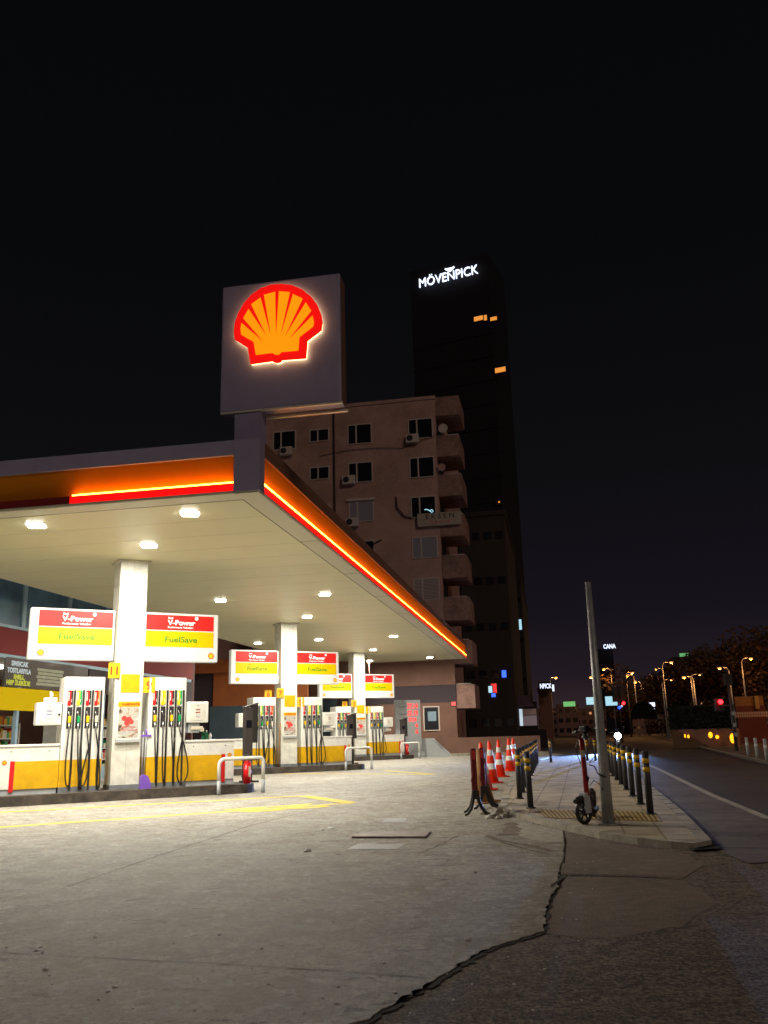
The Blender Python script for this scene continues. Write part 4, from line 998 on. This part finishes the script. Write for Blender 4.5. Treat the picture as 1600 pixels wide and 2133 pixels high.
# market kiosk with awning and display windows
ka = AT(1022, 1520, 66); kb = AT(1122, 1520, 66); kw_ = math.dist(ka[:2], kb[:2])
kk = thing('street_kiosk', 'dark kiosk with purple awning and pale lit display windows', 'kiosk', (ka[0], ka[1], 0), math.atan2(kb[1] - ka[1], kb[0] - ka[0]))
bx('body', 'black2', kk, 0, kw_, .2, 4, .0, 3.3)
m = MB(); m.prism([(0, 2.9), (kw_ * .95, 2.9), (kw_ * .8, 3.7), (kw_ * .2, 3.9)], -.8, 2); m.build('awning', mat('purple_awning', (.10, .05, .09), .8), kk)
zt_ = AT(1080, 1477, 66)[2]; zm_ = AT(1080, 1491, 66)[2]; zb_ = AT(1080, 1512, 66)[2]
def kx(px): return (px - 1022) / 100 * kw_
for (a, b, z0_, z1_, m_) in ((1048, 1068, zb_, zm_, mat('display_cream', (.4, .36, .26), .6, emit=(.40, .33, .22), es=.35)), (1069, 1083, zb_, zt_, mat('display_pink', (.5, .2, .2), .6, emit=(.5, .2, .2), es=.35)), (1084, 1091, zb_, zt_, mat('display_white', (.8, .9, 1), .6, emit=(.6, .75, .85), es=.8)), (1092, 1120, zb_, zm_, mat('display_grey', (.3, .25, .27), .6, emit=(.3, .22, .26), es=.3)), (1092, 1120, zm_ + .05, zt_, mat('display_brown', (.3, .2, .15), .6, emit=(.3, .18, .15), es=.2))):
    f = bx('display_frame', 'blackp', kk, kx(a) - .05, kx(b) + .05, .14, .199, z0_ - .05, z1_ + .05)
    bx('lit_pane', m_, f, kx(a), kx(b), .10, .139, z0_, z1_)
bx('planter_wall', 'black2', kk, -1.5, kw_ + .5, -1.6, -1.2, 0, zb_ - .3)
# far city: billboards, tower signs
led(1174, 1198, 1461, 1472, 150, 'greenl', 'small green and white billboard left of the steel pole')
led(1222, 1238, 1452, 1468, 130, 'cyanl', 'pale billboard just left of the steel pole')
led(1262, 1285, 1450, 1470, 120, 'cyanl', 'bright cyan billboard just right of the steel pole')
led(1353, 1364, 1463, 1472, 90, 'whitel', 'upper small white sign in front of the dark round bush')
led(1353, 1364, 1475, 1485, 90, 'whitel', 'lower small white sign in front of the dark round bush')
t, w, h = block('far_tower', 'distant dark tower carrying the small white word sign', 'building', 1252, 1288, 1353, 420, 'tower', 20)
a = AT(1257, 1351, 418); b = AT(1282, 1341, 418)
r = thing('rooftop_letters', 'small glowing white CANA letters far above the road', 'sign', a, math.atan2(b[1] - a[1], b[0] - a[0])); text('CANA', b[2] - a[2], 'whitel', r, math.dist(a[:2], b[:2]) / 2, 0, 0, width=math.dist(a[:2], b[:2]), bold=.05, ext=.2, name='name_letters')
block('far_tower', 'distant dark tower under the green light box', 'building', 1413, 1438, 1370, 350, 'tower', 20, rows_=0)
led(1416, 1436, 1360, 1368, 345, 'greenl', 'green light box on the distant tower')
q = random.Random(5)
far = [(1160, 1205, 1470), (1196, 1236, 1478), (1240, 1262, 1480), (1292, 1318, 1462), (1315, 1340, 1455), (1338, 1362, 1448), (1360, 1392, 1440), (1388, 1420, 1462), (1418, 1452, 1458), (1448, 1480, 1455), (1296, 1330, 1440), (1120, 1160, 1478)]
for k, (a, b, y) in enumerate(far):
    block('hillside_building', 'dim brownish city building, %s from the left along the road end' % ['first', 'second', 'third', 'fourth', 'fifth', 'sixth', 'seventh', 'eighth', 'ninth', 'tenth', 'eleventh, the tallest', 'low one nearest the kiosk'][k], 'building', a, b, y, 190 + 12 * (k % 4), 'city', 15, rows_=3, cols=3, litp=.18, seed=k, group='dim buildings along the hillside')

# ================================================================== STREET LAMPS
def lamp(px, py, k, big=True, ped=None):
    hor = 1530.3 - .0464 * 0 - (px - 812) * .0267; off = hor - py; D = 7.8 * 1920 / off; D = min(D, 230)
    if px > 1390: D = min(D, 92)
    p = AT(px, py, D); z = p[2]
    r = thing('street_lamp', LAMPN[k], 'street lamp', (p[0], p[1], 0), R(q.choice((0, 180, 150, -20))), 'orange street lamps along the avenue')
    s = D / 110.
    if 'x0' : pass
    MB().cyl((.9, 0, 0), (.9, 0, z - .2), .09, .05, n=8).build('pole', 'galv', r)
    MB().tube([(.9, 0, z - .25), (.7, 0, z + .05), (.3, 0, z + .12)], .05, 6).build('arm', 'galv', r)
    h = MB().box(-.25, .35, -.14, .14, z + .06, z + .18, bev=.03).build('lamp_head', 'blackp', r)
    rr = (.20 if big else .12) * s
    MB().sphere((0, 0, z), rr, .75, 12, 8).build('bulb', 'sodium' if big else 'sodium2', h)
    pl_ = bpy.data.lights.new('lamp_light', 'POINT'); pl_.energy = (200 if big else 60) * s * s; pl_.color = (1, .42, .12); pl_.shadow_soft_size = 0
    lo_ = bpy.data.objects.new('lamp_light', pl_); COL.objects.link(lo_); lo_.parent = r; lo_.location = (0, 0, z - rr - .1)
    return r
lamps = [(1564, 1372, 1), (1398, 1380, 1), (1258, 1394, 1), (1366, 1394, 0), (1158, 1412, 1), (1308, 1407, 1), (1317, 1401, 1), (1324, 1421, 1), (1398, 1417, 0), (1382, 1424, 0), (1341, 1434, 0), (1361, 1430, 0), (1425, 1411, 1), (1458, 1406, 0), (1499, 1392, 1), (1327, 1438, 0), (1231, 1411, 1), (1375, 1427, 0)]
LAMPN = ['brightest orange street lamp beside the right frame edge', 'tall orange street lamp above the left end of the trees', 'orange street lamp just right of the steel pole', 'small dim lamp between the two clusters right of the pole', 'orange street lamp above the kiosk, left of the steel pole',
         'left lamp of the close orange pair right of the steel pole', 'right lamp of the close orange pair right of the steel pole', 'orange lamp below the close pair', 'dim lamp directly under the tall lamp by the trees', 'dim lamp left of and under the tall lamp by the trees', 'tiny far lamp low over the road end',
         'pale small lamp above the dark round bush', 'orange lamp glowing inside the left tree', 'small lamp in front of the right trees', 'orange lamp above the red traffic light', 'tiniest far lamp near the signal heads', 'small orange lamp touching the left of the steel pole', 'tiny lamp over the hedge, left of the trees']
for k, (a, b, c_) in enumerate(lamps): lamp(a, b, k, bool(c_))

# ================================================================== TREES, HEDGES, RIGHT SIDE
def tree(label, x, y, h, r, seed, m_='leafb', n=4200, name='street_tree'):
    q = random.Random(seed); t = thing(name, label, 'tree', (x, y, 0), 0, 'trees right of the road')
    m = MB(); m.cyl((0, 0, 0), (.1, 0, h * .45), .2, .12, n=8)
    for k in range(5):
        a = q.uniform(0, 6.28); m.cyl((.1, 0, h * .4), (math.cos(a) * r * .6, math.sin(a) * r * .6, h * q.uniform(.6, .85)), .08, .03, n=6)
    m.build('trunk', 'trunk', t)
    m = MB(); cl = [(q.gauss(0, r * .42), q.gauss(0, r * .42), h * .68 + q.gauss(0, h * .14), q.uniform(.25, .5) * r) for _ in range(14)]
    for i in range(n):
        c = q.choice(cl); v = Vector((q.gauss(0, 1), q.gauss(0, 1), q.gauss(0, 1))).normalized() * c[3] * q.uniform(.5, 1.05)
        p = Vector(c[:3]) + v; a = Vector((q.uniform(-1, 1), q.uniform(-1, 1), q.uniform(-1, 1))).normalized() * q.uniform(.16, .34); b = a.orthogonal().normalized() * q.uniform(.10, .22)
        m.quad(p - a, p + b, p + a, p - b)
    m.build('crown', m_, t); return t
for k, (px, D, h, r_, lab) in enumerate(((1405, 120, 9.5, 5, 'rounded dark tree left of the red signal'), (1455, 105, 8.5, 5.5, 'broad dark tree behind the hedge'), (1500, 110, 9.5, 5, 'tall dark tree behind the red traffic light'), (1548, 112, 10.5, 5.5, 'dark tree beside the brightest street lamp'), (1592, 100, 11, 6, 'dark tree cut by the right frame edge'), (1350, 150, 8, 6, 'far low tree over the road end'))):
    p = AT(px, 1500, D); tree(lab, p[0], p[1], h, r_, 20 + k)
def hedge(label, px0, px1, ytop, ybot, D, depth, seed, name='hedge', round_=False):
    a = AT(px0, ybot, D); b = AT(px1, ybot, D); zt = AT((px0 + px1) / 2, ytop, D)[2]; z0 = AT((px0 + px1) / 2, ybot, D)[2]; w = math.dist(a[:2], b[:2]); q = random.Random(seed)
    t = thing(name, label, 'hedge', (a[0], a[1], max(0, z0)), math.atan2(b[1] - a[1], b[0] - a[0]))
    h = zt - max(0, z0); m = MB(); m.box(.15, w - .15, .15, depth, 0, h - .12)
    for i in range(2600):
        f = q.random(); x = q.uniform(0, w); y = q.uniform(0, depth); hh = h * (math.sqrt(max(0, 1 - (2 * x / w - 1) ** 2)) if round_ else 1)
        z = q.uniform(0, hh) if q.random() < .6 else hh - q.uniform(0, .15)
        if q.random() < .5: y = q.uniform(0, .15)
        p = Vector((x, y, z)); a_ = Vector((q.uniform(-1, 1), q.uniform(-1, 1), q.uniform(-1, 1))).normalized() * .14; b_ = a_.orthogonal().normalized() * .09
        m.quad(p - a_, p + b_, p + a_, p - b_)
    if round_:
        m.b.verts.ensure_lookup_table()
        for v in list(m.b.verts)[:8]: v.co.z *= .5
    m.build('foliage', 'hedge', t); return t
hedge('long black clipped hedge on the ramp wall under the red signal', 1396, 1531, 1472, 1518, 52, 2, 1)
hedge('dark round bush beyond the headlight', 1316, 1368, 1462, 1496, 85, 3, 2, name='bush', round_=True)
# ramp wall with lit tunnel lamps
a = AT(1396, 1520, 52); b = AT(1540, 1520, 52)
rw = thing('ramp_wall', 'low concrete ramp wall carrying the black hedge', 'wall', (a[0], a[1], 0), math.atan2(b[1] - a[1], b[0] - a[0]))
L_ = math.dist(a[:2], b[:2]); zc_ = a[2]
m = MB(); m.prism([(.5, zc_ - .1), (0, zc_), (L_, zc_), (L_, .0), (L_ * .62, .0)], 0, .3); m.build('ramp_parapet', 'brownw', rw)
bx('ramp_back', mat('ramp_back_wall', (.16, .09, .05), .9), rw, 0, L_, 2.5, 2.7, 0, zc_ - .02)
def rlamp(px, py, w_, h_, D, lab):
    p = AT(px, py, D); r = thing('ramp_lamp', lab, 'wall lamp', p, 0, 'yellow lamps under the ramp'); MB().sphere((0, 0, 0), w_, h_ / w_, 12, 8).build('glow_cover', 'amber2', r); bx('housing', 'blackp', r, -w_, w_, w_ * .9, w_ * 1.5, -.05, .05)
rlamp(1480, 1531, .12, .17, 52, 'left yellow lamp under the ramp wall'); rlamp(1494, 1535, .10, .10, 51.8, 'round yellow lamp in the middle under the ramp wall'); rlamp(1526, 1538, .14, .26, 51.5, 'tall yellow lamp at the foot of the signal pole'); rlamp(1427, 1533, .05, .1, 51.8, 'small left lamp of the dim pair by the ramp'); rlamp(1434, 1534, .06, .1, 51.8, 'small right lamp of the dim pair by the ramp')
# far right kerb, side strip, white posts
struct(MB().slab([G(1380, 1536), G(1450, 1556), G(1600, 1593), (22, 20), (60, 20), (60, 60), G(1500, 1530)], 0, .12).build('side_pavement', 'gutter'))
m = MB().ribbon([G(1380, 1538), G(1450, 1558), G(1600, 1595), (17.5, 19)], .16, .125); struct(m.build('far_kerb', 'kerb'))
for k, (px, y0_, y1_) in enumerate(((1559, 1574, 1553), (1578, 1578, 1556), (1598, 1583, 1560))):
    g = G(px, y0_, .12); r = thing('short_post', ['pale short post farthest from the right frame edge', 'pale short post in the middle of the three', 'pale short post touching the right frame edge'][k], 'post', (*g, .12), 0, 'pale short posts along the far kerb')
    MB().cyl((0, 0, 0), (0, 0, .62), .055, n=10).sphere((0, 0, .62), .06, .6, 10, 6).build('post_body', 'lgrey', r); MB().cyl((0, 0, .35), (0, 0, .45), .057, n=10).build('band', 'refl', r)
# railing and lit wall at the far right
fence_a = AT(1533, 1480, 60); fence_b = AT(1610, 1480, 60)
r = thing('orange_wall', 'orange lit garden wall behind the signal pole at the right', 'wall', (fence_a[0], fence_a[1], 0), math.atan2(fence_b[1] - fence_a[1], fence_b[0] - fence_a[0]))
zA = AT(1560, 1470, 60)[2]; zB = AT(1560, 1450, 60)[2]; L2 = math.dist(fence_a[:2], fence_b[:2])
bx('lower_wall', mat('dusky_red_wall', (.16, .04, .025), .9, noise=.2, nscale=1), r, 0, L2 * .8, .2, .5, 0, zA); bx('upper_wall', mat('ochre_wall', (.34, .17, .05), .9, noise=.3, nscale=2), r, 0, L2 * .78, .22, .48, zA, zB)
bx('gate_pillar', mat('ochre_pillar', (.5, .30, .08), .8, noise=.2, nscale=2), r, L2 * .55, L2 * .66, .0, .19, zA - .2, zB)
r2 = thing('garden_fence', 'low pale slatted fence in front of the orange wall', 'fence', (*AT(1533, 1500, 57)[:2], 0), math.atan2(fence_b[1] - fence_a[1], fence_b[0] - fence_a[0]))
zf = AT(1560, 1494, 57)[2]; m = MB()
for k in range(26): m.box(k * .13, k * .13 + .06, 0, .04, zf, zf + .32)
m.build('slats', 'aframe', r2); m = MB(); m.box(0, 3.4, .041, .07, zf + .05, zf + .09); m.box(0, 3.4, .041, .07, zf + .22, zf + .26); m.build('rail', 'aframe', r2); m = MB(); m.box(0, .1, .071, .15, 0, zf + .3); m.box(3.3, 3.4, .071, .15, 0, zf + .3); m.build('fence_post', 'blackp', r2)
# a sodium lamp standing by that wall, just outside the frame (its light is on the wall)
lp = AT(1600, 1440, 55); r = thing('street_lamp', 'orange street lamp lighting the garden wall, unseen beyond the right frame edge', 'street lamp', (lp[0] + 2.2, lp[1] - 2, 0), R(180), 'orange street lamps along the avenue')
MB().cyl((0, 0, 0), (0, 0, 5.6), .08, .05, n=8).build('pole', 'galv', r); h = MB().box(-.1, .5, -.12, .12, 5.6, 5.7, bev=.02).build('lamp_head', 'blackp', r); MB().sphere((.3, 0, 5.5), .12, .7, 12, 8).build('bulb', mat('wall_lamp_glow', (1, .5, .1), emit=(1, .33, .05), es=900.), h)

# traffic signals
def signal(px, ytop, ybase, D, lab, lights, two=True, pole_px=None, hs=1.0, off=.32):
    p = AT(px, ybase, D); pt_ = AT(pole_px or px, ytop, D); r = thing('traffic_signal', lab, 'traffic light', (p[0], p[1], 0), 0)
    MB().cyl((0, 0, 0), (0, 0, pt_[2] + .2), .075, .06, n=10).build('pole', 'darkbrown', r)
    for s in (-1, 1):
        if s > 0 and not two: continue
        MB().box(s * off - .2 * hs, s * off + .2 * hs, -.15 * hs, .15 * hs, pt_[2] - 1.3 * hs, pt_[2], bev=.02).build('signal_head', 'blackp', r)
    for (lx, ly, rr, m_) in lights:
        c = AT(lx, ly, D - .5); MB().sphere((c[0] - p[0], c[1] - p[1], c[2]), rr, 1, 14, 8).build('signal_lamp', m_, r)
    return r
s1_ = signal(1535, 1404, 1566, 42, 'dark traffic signal pole with a glowing red lamp at the right', [(1501, 1462, .10, 'redl')], pole_px=1514, hs=.38, off=.12)
c = AT(1501, 1462, 41.5); bx('side_arm', 'darkbrown', s1_, c[0] - s1_.location.x, 0, c[1] - s1_.location.y, c[1] - s1_.location.y + .08, c[2] - .2, c[2] - .12)
MB().box(c[0] - s1_.location.x - .2, c[0] - s1_.location.x + .2, c[1] - s1_.location.y + .1, c[1] - s1_.location.y + .3, c[2] - .40, c[2] + .16, bev=.03).build('lower_head', 'blackp', s1_)
for py in (1486, 1510, 1530): 
    c = AT(1527 + (py - 1486) * .12, py, 41.8); bx('pole_sticker', 'lgrey', s1_, c[0] - s1_.location.x - .05, c[0] - s1_.location.x + .07, c[1] - s1_.location.y - .02, c[1] - s1_.location.y, c[2] - .08, c[2] + .08)
signal(1293, 1430, 1500, 80, 'dark twin headed traffic signal beyond the headlight', [(1299, 1465, .13, 'redl'), (1295, 1471, .09, 'cyanl'), (1290, 1474, .13, 'bluel')])

# ================================================================== STREET FURNITURE ON THE SIDEWALK
def make_bollard(label, group):
    b = thing('bollard', label, 'bollard', (0, 0, 0), 0, group)
    MB().cyl((0, 0, 0), (0, 0, .80), .046, n=16).cyl((0, 0, .80), (0, 0, .83), .046, .034, n=16).build('post', 'boll', b)
    for z in (.70, .585): MB().cyl((0, 0, z - .032), (0, 0, z + .032), .0485, n=16).build('yellow_band', 'bolly', b)
    MB().cyl((0, 0, .0), (0, 0, .02), .07, n=14).build('foot_plate', 'boll', b)
    return b
ORD = ['first', 'second', 'third', 'fourth', 'fifth', 'sixth', 'seventh', 'eighth', 'ninth', 'tenth', 'eleventh', 'twelfth']
b0 = None; cnt = 0
def place(x, y, z, lab, group, tilt=(0, 0)):
    global b0
    if b0 is None: b0 = make_bollard(lab, group); o = b0
    else: o = copy_tree(b0); o['label'] = lab; o['group'] = group
    o.location = (x, y, z); o.rotation_euler = (R(tilt[0]), R(tilt[1]), 0)
qq = random.Random(11)
R0 = G(1355.5, 1697, SW); R6 = G(1277.8, 1617, SW)
for k in range(9):
    f = k / 6; x, y = R0[0] + (R6[0] - R0[0]) * f, R0[1] + (R6[1] - R0[1]) * f
    place(x, y, SW, '%s black bollard from the near end of the row along the road' % ORD[k], 'bollards along the road side', (qq.uniform(-1, 1), qq.uniform(-1, 1)))
x, y = G(1106, 1684, SW); place(x, y, SW, 'nearest black and yellow bollard left of the walkway, by the tactile strip', 'bollards along the forecourt side', (0, -1))
L0 = G(1083, 1664, SW); L1 = G(1120, 1589, SW)
for k in range(12):
    f = k / 11; x, y = L0[0] + (L1[0] - L0[0]) * f, L0[1] + (L1[1] - L0[1]) * f
    place(x, y, SW, '%s bollard of the row beside the cones, counted from the near end' % ORD[k], 'bollards along the forecourt side', (qq.uniform(-1.2, 1.2), qq.uniform(-1.2, 1.2)))
for (px, py, lab) in ((1148, 1588, 'lone bollard at the far end of the walkway'), (1224, 1584, 'far bollard left of the scooter stem'), (1241, 1584, 'far bollard between scooter and steel pole')):
    x, y = G(px, py, SW); place(x, y, SW, lab, 'bollards across the far end')

# cones
def cone(px, py, lab, h=.97, old=False, tilt=0, z=.012):
    x, y = G(px, py, z); r = thing('traffic_cone', lab, 'traffic cone', (x, y, z), R(qq.uniform(0, 40)), 'traffic cones beside the walkway')
    r.rotation_euler = (0, R(tilt), R(20)); m0 = 'coneold' if old else 'cone'; rb, rt = .15, .032
    rr = lambda z: rb + (rt - rb) * z / h
    m = MB(); m.box(-.20, .20, -.20, .20, 0, .03, bev=.01); m.build('base', m0, r)
    m = MB(); m.cyl((0, 0, .03), (0, 0, h), rb, rt, n=24); m.cyl((0, 0, h), (0, 0, h + .012), rt, .012, n=16); m.build('cone_body', m0, r)
    if not old:
        for a, b in ((.33, .47), (.66, .80)): MB().cyl((0, 0, a * h), (0, 0, b * h), rr(a * h) + .004, rr(b * h) + .004, n=24, cap=False).build('white_sleeve', 'refl', r)
cone(1012, 1646, 'nearest red and white cone, partly behind the brown one', tilt=-4)
cone(1026, 1631, 'second red and white cone from the barriers', tilt=-2)
cone(1042, 1618, 'third red and white cone, standing alone in the middle', tilt=0)
cone(1063, 1606, 'fourth red and white cone, front of the far pair', tilt=0)
cone(1072, 1601, 'farthest red and white cone, behind the fourth one', tilt=0)
cone(1012, 1672, 'faded brown cone without sleeves behind the folded barriers', h=.90, old=True, tilt=-6)
# folded barriers
def barrier(px, py, lab, h, m_, lean):
    x, y = G(px, py); r = thing('folded_barrier', lab, 'barrier', (x, y, .012), math.atan2(x, y) * -1 + R(lean), 'folded red barriers at the kerb corner')
    for yy, hh in ((0, h), (.50, h - .03)): MB().box(-.036, .036, yy - .03, yy + .03, .27, hh, bev=.012).build('frame_post', m_, r)
    for k, z in enumerate((.42, .60, .78)): MB().box(-.022, .022, .031, .469, z, z + .08, bev=.008).build('slat', m_, r)
    MB().box(-.024, .024, -.034, -.0305, h - .16, h - .03).build('reflector', 'pink', r)
    for yy in (0, .50):
        f = MB(); f.tube([(-.02, yy, .32), (-.035, yy, .22), (-.07, yy, .10), (-.13, yy, .03), (-.17, yy, .02)], .020, 8); f.build('foot', 'black', r)
        f = MB(); f.tube([(.02, yy, .36), (.04, yy, .24), (.08, yy, .12), (.15, yy, .03), (.20, yy, .022)], .026, 8); f.build('foot', 'black', r)
    MB().box(-.05, .05, -.045, .0, .24, .36, bev=.01).build('hinge', 'blackp', r)
    MB().tube([(-.03, -.04, .60), (-.05, -.06, .50), (-.02, -.05, .40), (.03, -.05, .44)], .012, 6).build('strap', m_, r)
    return r
barrier(993, 1702, 'nearest folded red barrier on black curved feet', .96, 'bred2', 2)
barrier(1010, 1688, 'second folded red barrier with brighter red panels', .95, 'pink' if 0 else 'bred2', -3)

# steel pole
PB = G(1268, 1718, SW); D_ = math.hypot(*PB); zt_ = AT(1222, 1213, D_)[2]
po = thing('steel_pole', 'tall galvanised steel pole standing on the sidewalk beside the scooter', 'pole', (PB[0], PB[1], SW))
MB().cyl((0, 0, 0), (0, 0, zt_ - SW), .072, .036, n=24).build('shaft', 'galv', po); MB().cyl((0, 0, 0), (0, 0, .015), .12, n=16).build('base_plate', 'galv', po)
m = MB(); m.box(-.055, -.02, -.071, -.055, .6, .95); m.build('access_cover', 'lgrey', po)
# electric scooter
sx_, sy_ = G(1229, 1717, SW); sc = thing('electric_scooter', 'parked red and black electric kick scooter leaning by the steel pole', 'scooter', (sx_, sy_, SW), R(-24))
sc.rotation_euler = (0, R(-2), R(-16))
# local -y = forward (towards the camera)
def wheel(parent, y, name='front_wheel'):
    r = .145; w = bpy.data.objects.new(name, None); 
    tyre = MB(); n = 28
    pts = [(0, y + r * math.cos(t) * .86, r + r * .86 * math.sin(t)) for t in [2 * math.pi * i / n for i in range(n + 1)]]; tyre.tube(pts, .026, 10); o = tyre.build(name, 'black', parent)
    h = MB(); h.cyl((-.035, y, r), (.035, y, r), .045, n=14)
    for k in range(5): a = 2 * math.pi * k / 5 + .3; h.cyl((0, y, r), (0, y + math.cos(a) * r * .74, r + math.sin(a) * r * .74), .014, n=6)
    h.build('rim', 'blackp', o); return o
wheel(sc, 0.0); wheel(sc, .92, 'rear_wheel')
m = MB(); m.tube([(0, .05, .33), (0, .13, .62), (0, .18, .88), (0, .20, 1.05)], .033, 12); m.build('stem', 'scred', sc)
MB().cyl((0, .105, .50), (0, .125, .56), .036, n=12).build('stem_collar', 'blackp', sc); MB().cyl((0, .195, 1.02), (0, .205, 1.12), .037, .03, n=12).build('stem_collar', 'blackp', sc)
m = MB(); m.tube([(-.20, .25, 1.10), (-.10, .22, 1.13), (0, .20, 1.14), (.10, .22, 1.13), (.20, .25, 1.14)], .015, 8); m.build('handlebar', 'blackp', sc)
m = MB(); m.cyl((-.25, .27, 1.09), (-.13, .23, 1.125), .022, n=10); m.cyl((.13, .23, 1.13), (.25, .27, 1.145), .022, n=10); m.build('grip', 'black', sc)
m = MB(); m.box(-.05, .05, .15, .24, 1.10, 1.18, bev=.015); m.build('display_pod', 'blackp', sc)
m = MB(); m.box(-.055, -.035, .02 - .04, .09, .13, .34, bev=.005); m.box(.035, .055, -.02, .09, .13, .34, bev=.005); m.box(-.055, .055, .0, .09, .32, .37, bev=.01); m.build('fork', 'lgrey', sc)
m = MB(); m.prism([(-.045, .29), (-.03, .31), (.03, .31), (.045, .29)], -.12, .14); m.tube([(0, -.14, .27), (0, -.10, .30), (0, 0, .315), (0, .12, .28)], .03, 8); m.build('front_mudguard', 'blackp', sc)
m = MB(); m.tube([(0, .10, .33), (0, .16, .24), (0, .26, .15)], .045, 10); m.box(-.085, .085, .24, .80, .10, .155, bev=.02); m.build('deck', 'blackp', sc)
m = MB(); m.prism([(-.05, .16), (.05, .16), (.055, .33), (-.055, .33)], .80, 1.02); m.tube([(0, .78, .20), (0, .86, .31), (0, .96, .33), (0, 1.06, .26)], .045, 8); m.build('rear_mudguard', 'darkbrown', sc)
m = MB(); m.tube([(.06, .16, 1.08), (.14, .12, .95), (.16, .14, .80), (.03, .17, .72)], .006, 6); m.tube([(-.05, .16, 1.08), (-.11, .10, .90), (-.05, .13, .66)], .006, 6); m.build('brake_cable', 'black', sc)
m = MB(); m.sphere((.0, .155, 1.04), .022, 1, 10, 6); m.build('front_light', 'lgrey', sc)
m = MB(); m.box(-.03, .03, .115, .14, .80, .88, bev=.006); m.build('reflector_sticker', 'cream', sc)
for ch in sc.children:
    if ch.name.split('.')[0] in ('front_wheel', 'fork', 'front_mudguard', 'handlebar', 'grip', 'display_pod', 'brake_cable', 'front_light', 'stem_collar'):
        a_ = R(-36); px_, py_ = 0, .10
        ch.rotation_euler = (0, 0, a_); ch.location = (py_ * math.sin(a_), py_ - py_ * math.cos(a_), 0)
lk = thing('cable_lock', 'thin black cable loop tying the scooter to the pole', 'cable lock', (sx_, sy_, SW))
dx, dy = PB[0] - sx_, PB[1] - sy_
MB().tube([(.08, .14, .70), (.14, .12, .68), (dx * .6, dy * .6 - .05, .60), (dx - .02, dy - .08, .56), (dx + .08, dy, .57)], .008, 6).tube([(.08, .14, .46), (dx * .4, dy * .4, .52), (dx * .75, dy * .75 - .05, .46), (dx - .05, dy - .06, .40)], .006, 6).build('cable', 'black', lk)

# ================================================================== MOTORCYCLE WITH HEADLIGHT
mp = AT(1287, 1533, 47.); 
mc = thing('motorcycle', 'dark motorcycle coming up the road with its headlight glaring', 'motorcycle', (mp[0], mp[1], .005), R(-12))
def mwheel(y, nm_):
    r = .30; n = 26; t = MB(); t.tube([(0, y + r * .85 * math.cos(a), r + r * .85 * math.sin(a)) for a in [2 * math.pi * i / n for i in range(n + 1)]], .055, 8); o = t.build(nm_, 'black', mc)
    MB().cyl((-.05, y, r), (.05, y, r), .10, n=12).build('hub', 'steel', o)
mwheel(0, 'front_wheel'); mwheel(1.35, 'rear_wheel')
m = MB(); m.prism([(-.13, .45), (.13, .45), (.16, .80), (-.16, .80)], .35, .85); m.box(-.12, .12, .80, 1.55, .66, .80, bev=.04); m.build('body_fairing', 'blackp', mc)
m = MB(); m.cyl((-.07, 0, .30), (-.07, .22, .95), .025, n=8); m.cyl((.07, 0, .30), (.07, .22, .95), .025, n=8); m.build('fork', 'steel', mc)
MB().tube([(-.36, .30, 1.02), (-.1, .22, 1.0), (.1, .22, 1.0), (.36, .30, 1.02)], .018, 8).build('handlebar', 'blackp', mc)
m = MB(); m.prism([(-.14, .98), (.14, .98), (.08, 1.25), (-.08, 1.25)], .14, .16); m.build('windscreen', 'aglass', mc)
hz_ = mp[2]
h = MB().cyl((0, .06, hz_), (0, .25, hz_), .17, .10, n=18).build('headlight_shell', 'blackp', mc)
MB().cyl((0, .03, hz_), (0, .059, hz_), .155, .165, n=18).build('headlight_glass', 'head', h)
MB().cyl((.30, .26, 1.1), (.34, .26, 1.25), .01, n=6).sphere((.35, .26, 1.28), .05, 1, 8, 6).build('mirror', 'blackp', mc)
sl = bpy.data.lights.new('headlight_beam', 'SPOT'); sl.energy = 36000; sl.color = (.26, .46, 1.0); sl.spot_size = R(64); sl.spot_blend = 1.0; sl.shadow_soft_size = .08
so = bpy.data.objects.new('headlight_beam', sl); COL.objects.link(so); so.location = (mp[0] - .1, mp[1] - .3, hz_)
so.rotation_euler = Vector((-.55, -1.0, -.50)).to_track_quat('-Z', 'Y').to_euler()
so.parent = mc; so.matrix_parent_inverse = Matrix.LocRotScale(mc.location, mc.rotation_euler, mc.scale).inverted()

# only lamps that really light something are sampled as lights; dim signs and letters still glow and are found by bounces
for m_ in bpy.data.materials:
    if m_.use_nodes and 'Principled BSDF' in m_.node_tree.nodes:
        if m_.node_tree.nodes['Principled BSDF'].inputs['Emission Strength'].default_value > 0 and not any(m_.name.startswith(k) for k in ('yellow_neon', 'red_neon', 'emblem_backlight', 'shop_ceiling', 'wall_lamp_glow')):
            m_.cycles.emission_sampling = 'NONE'
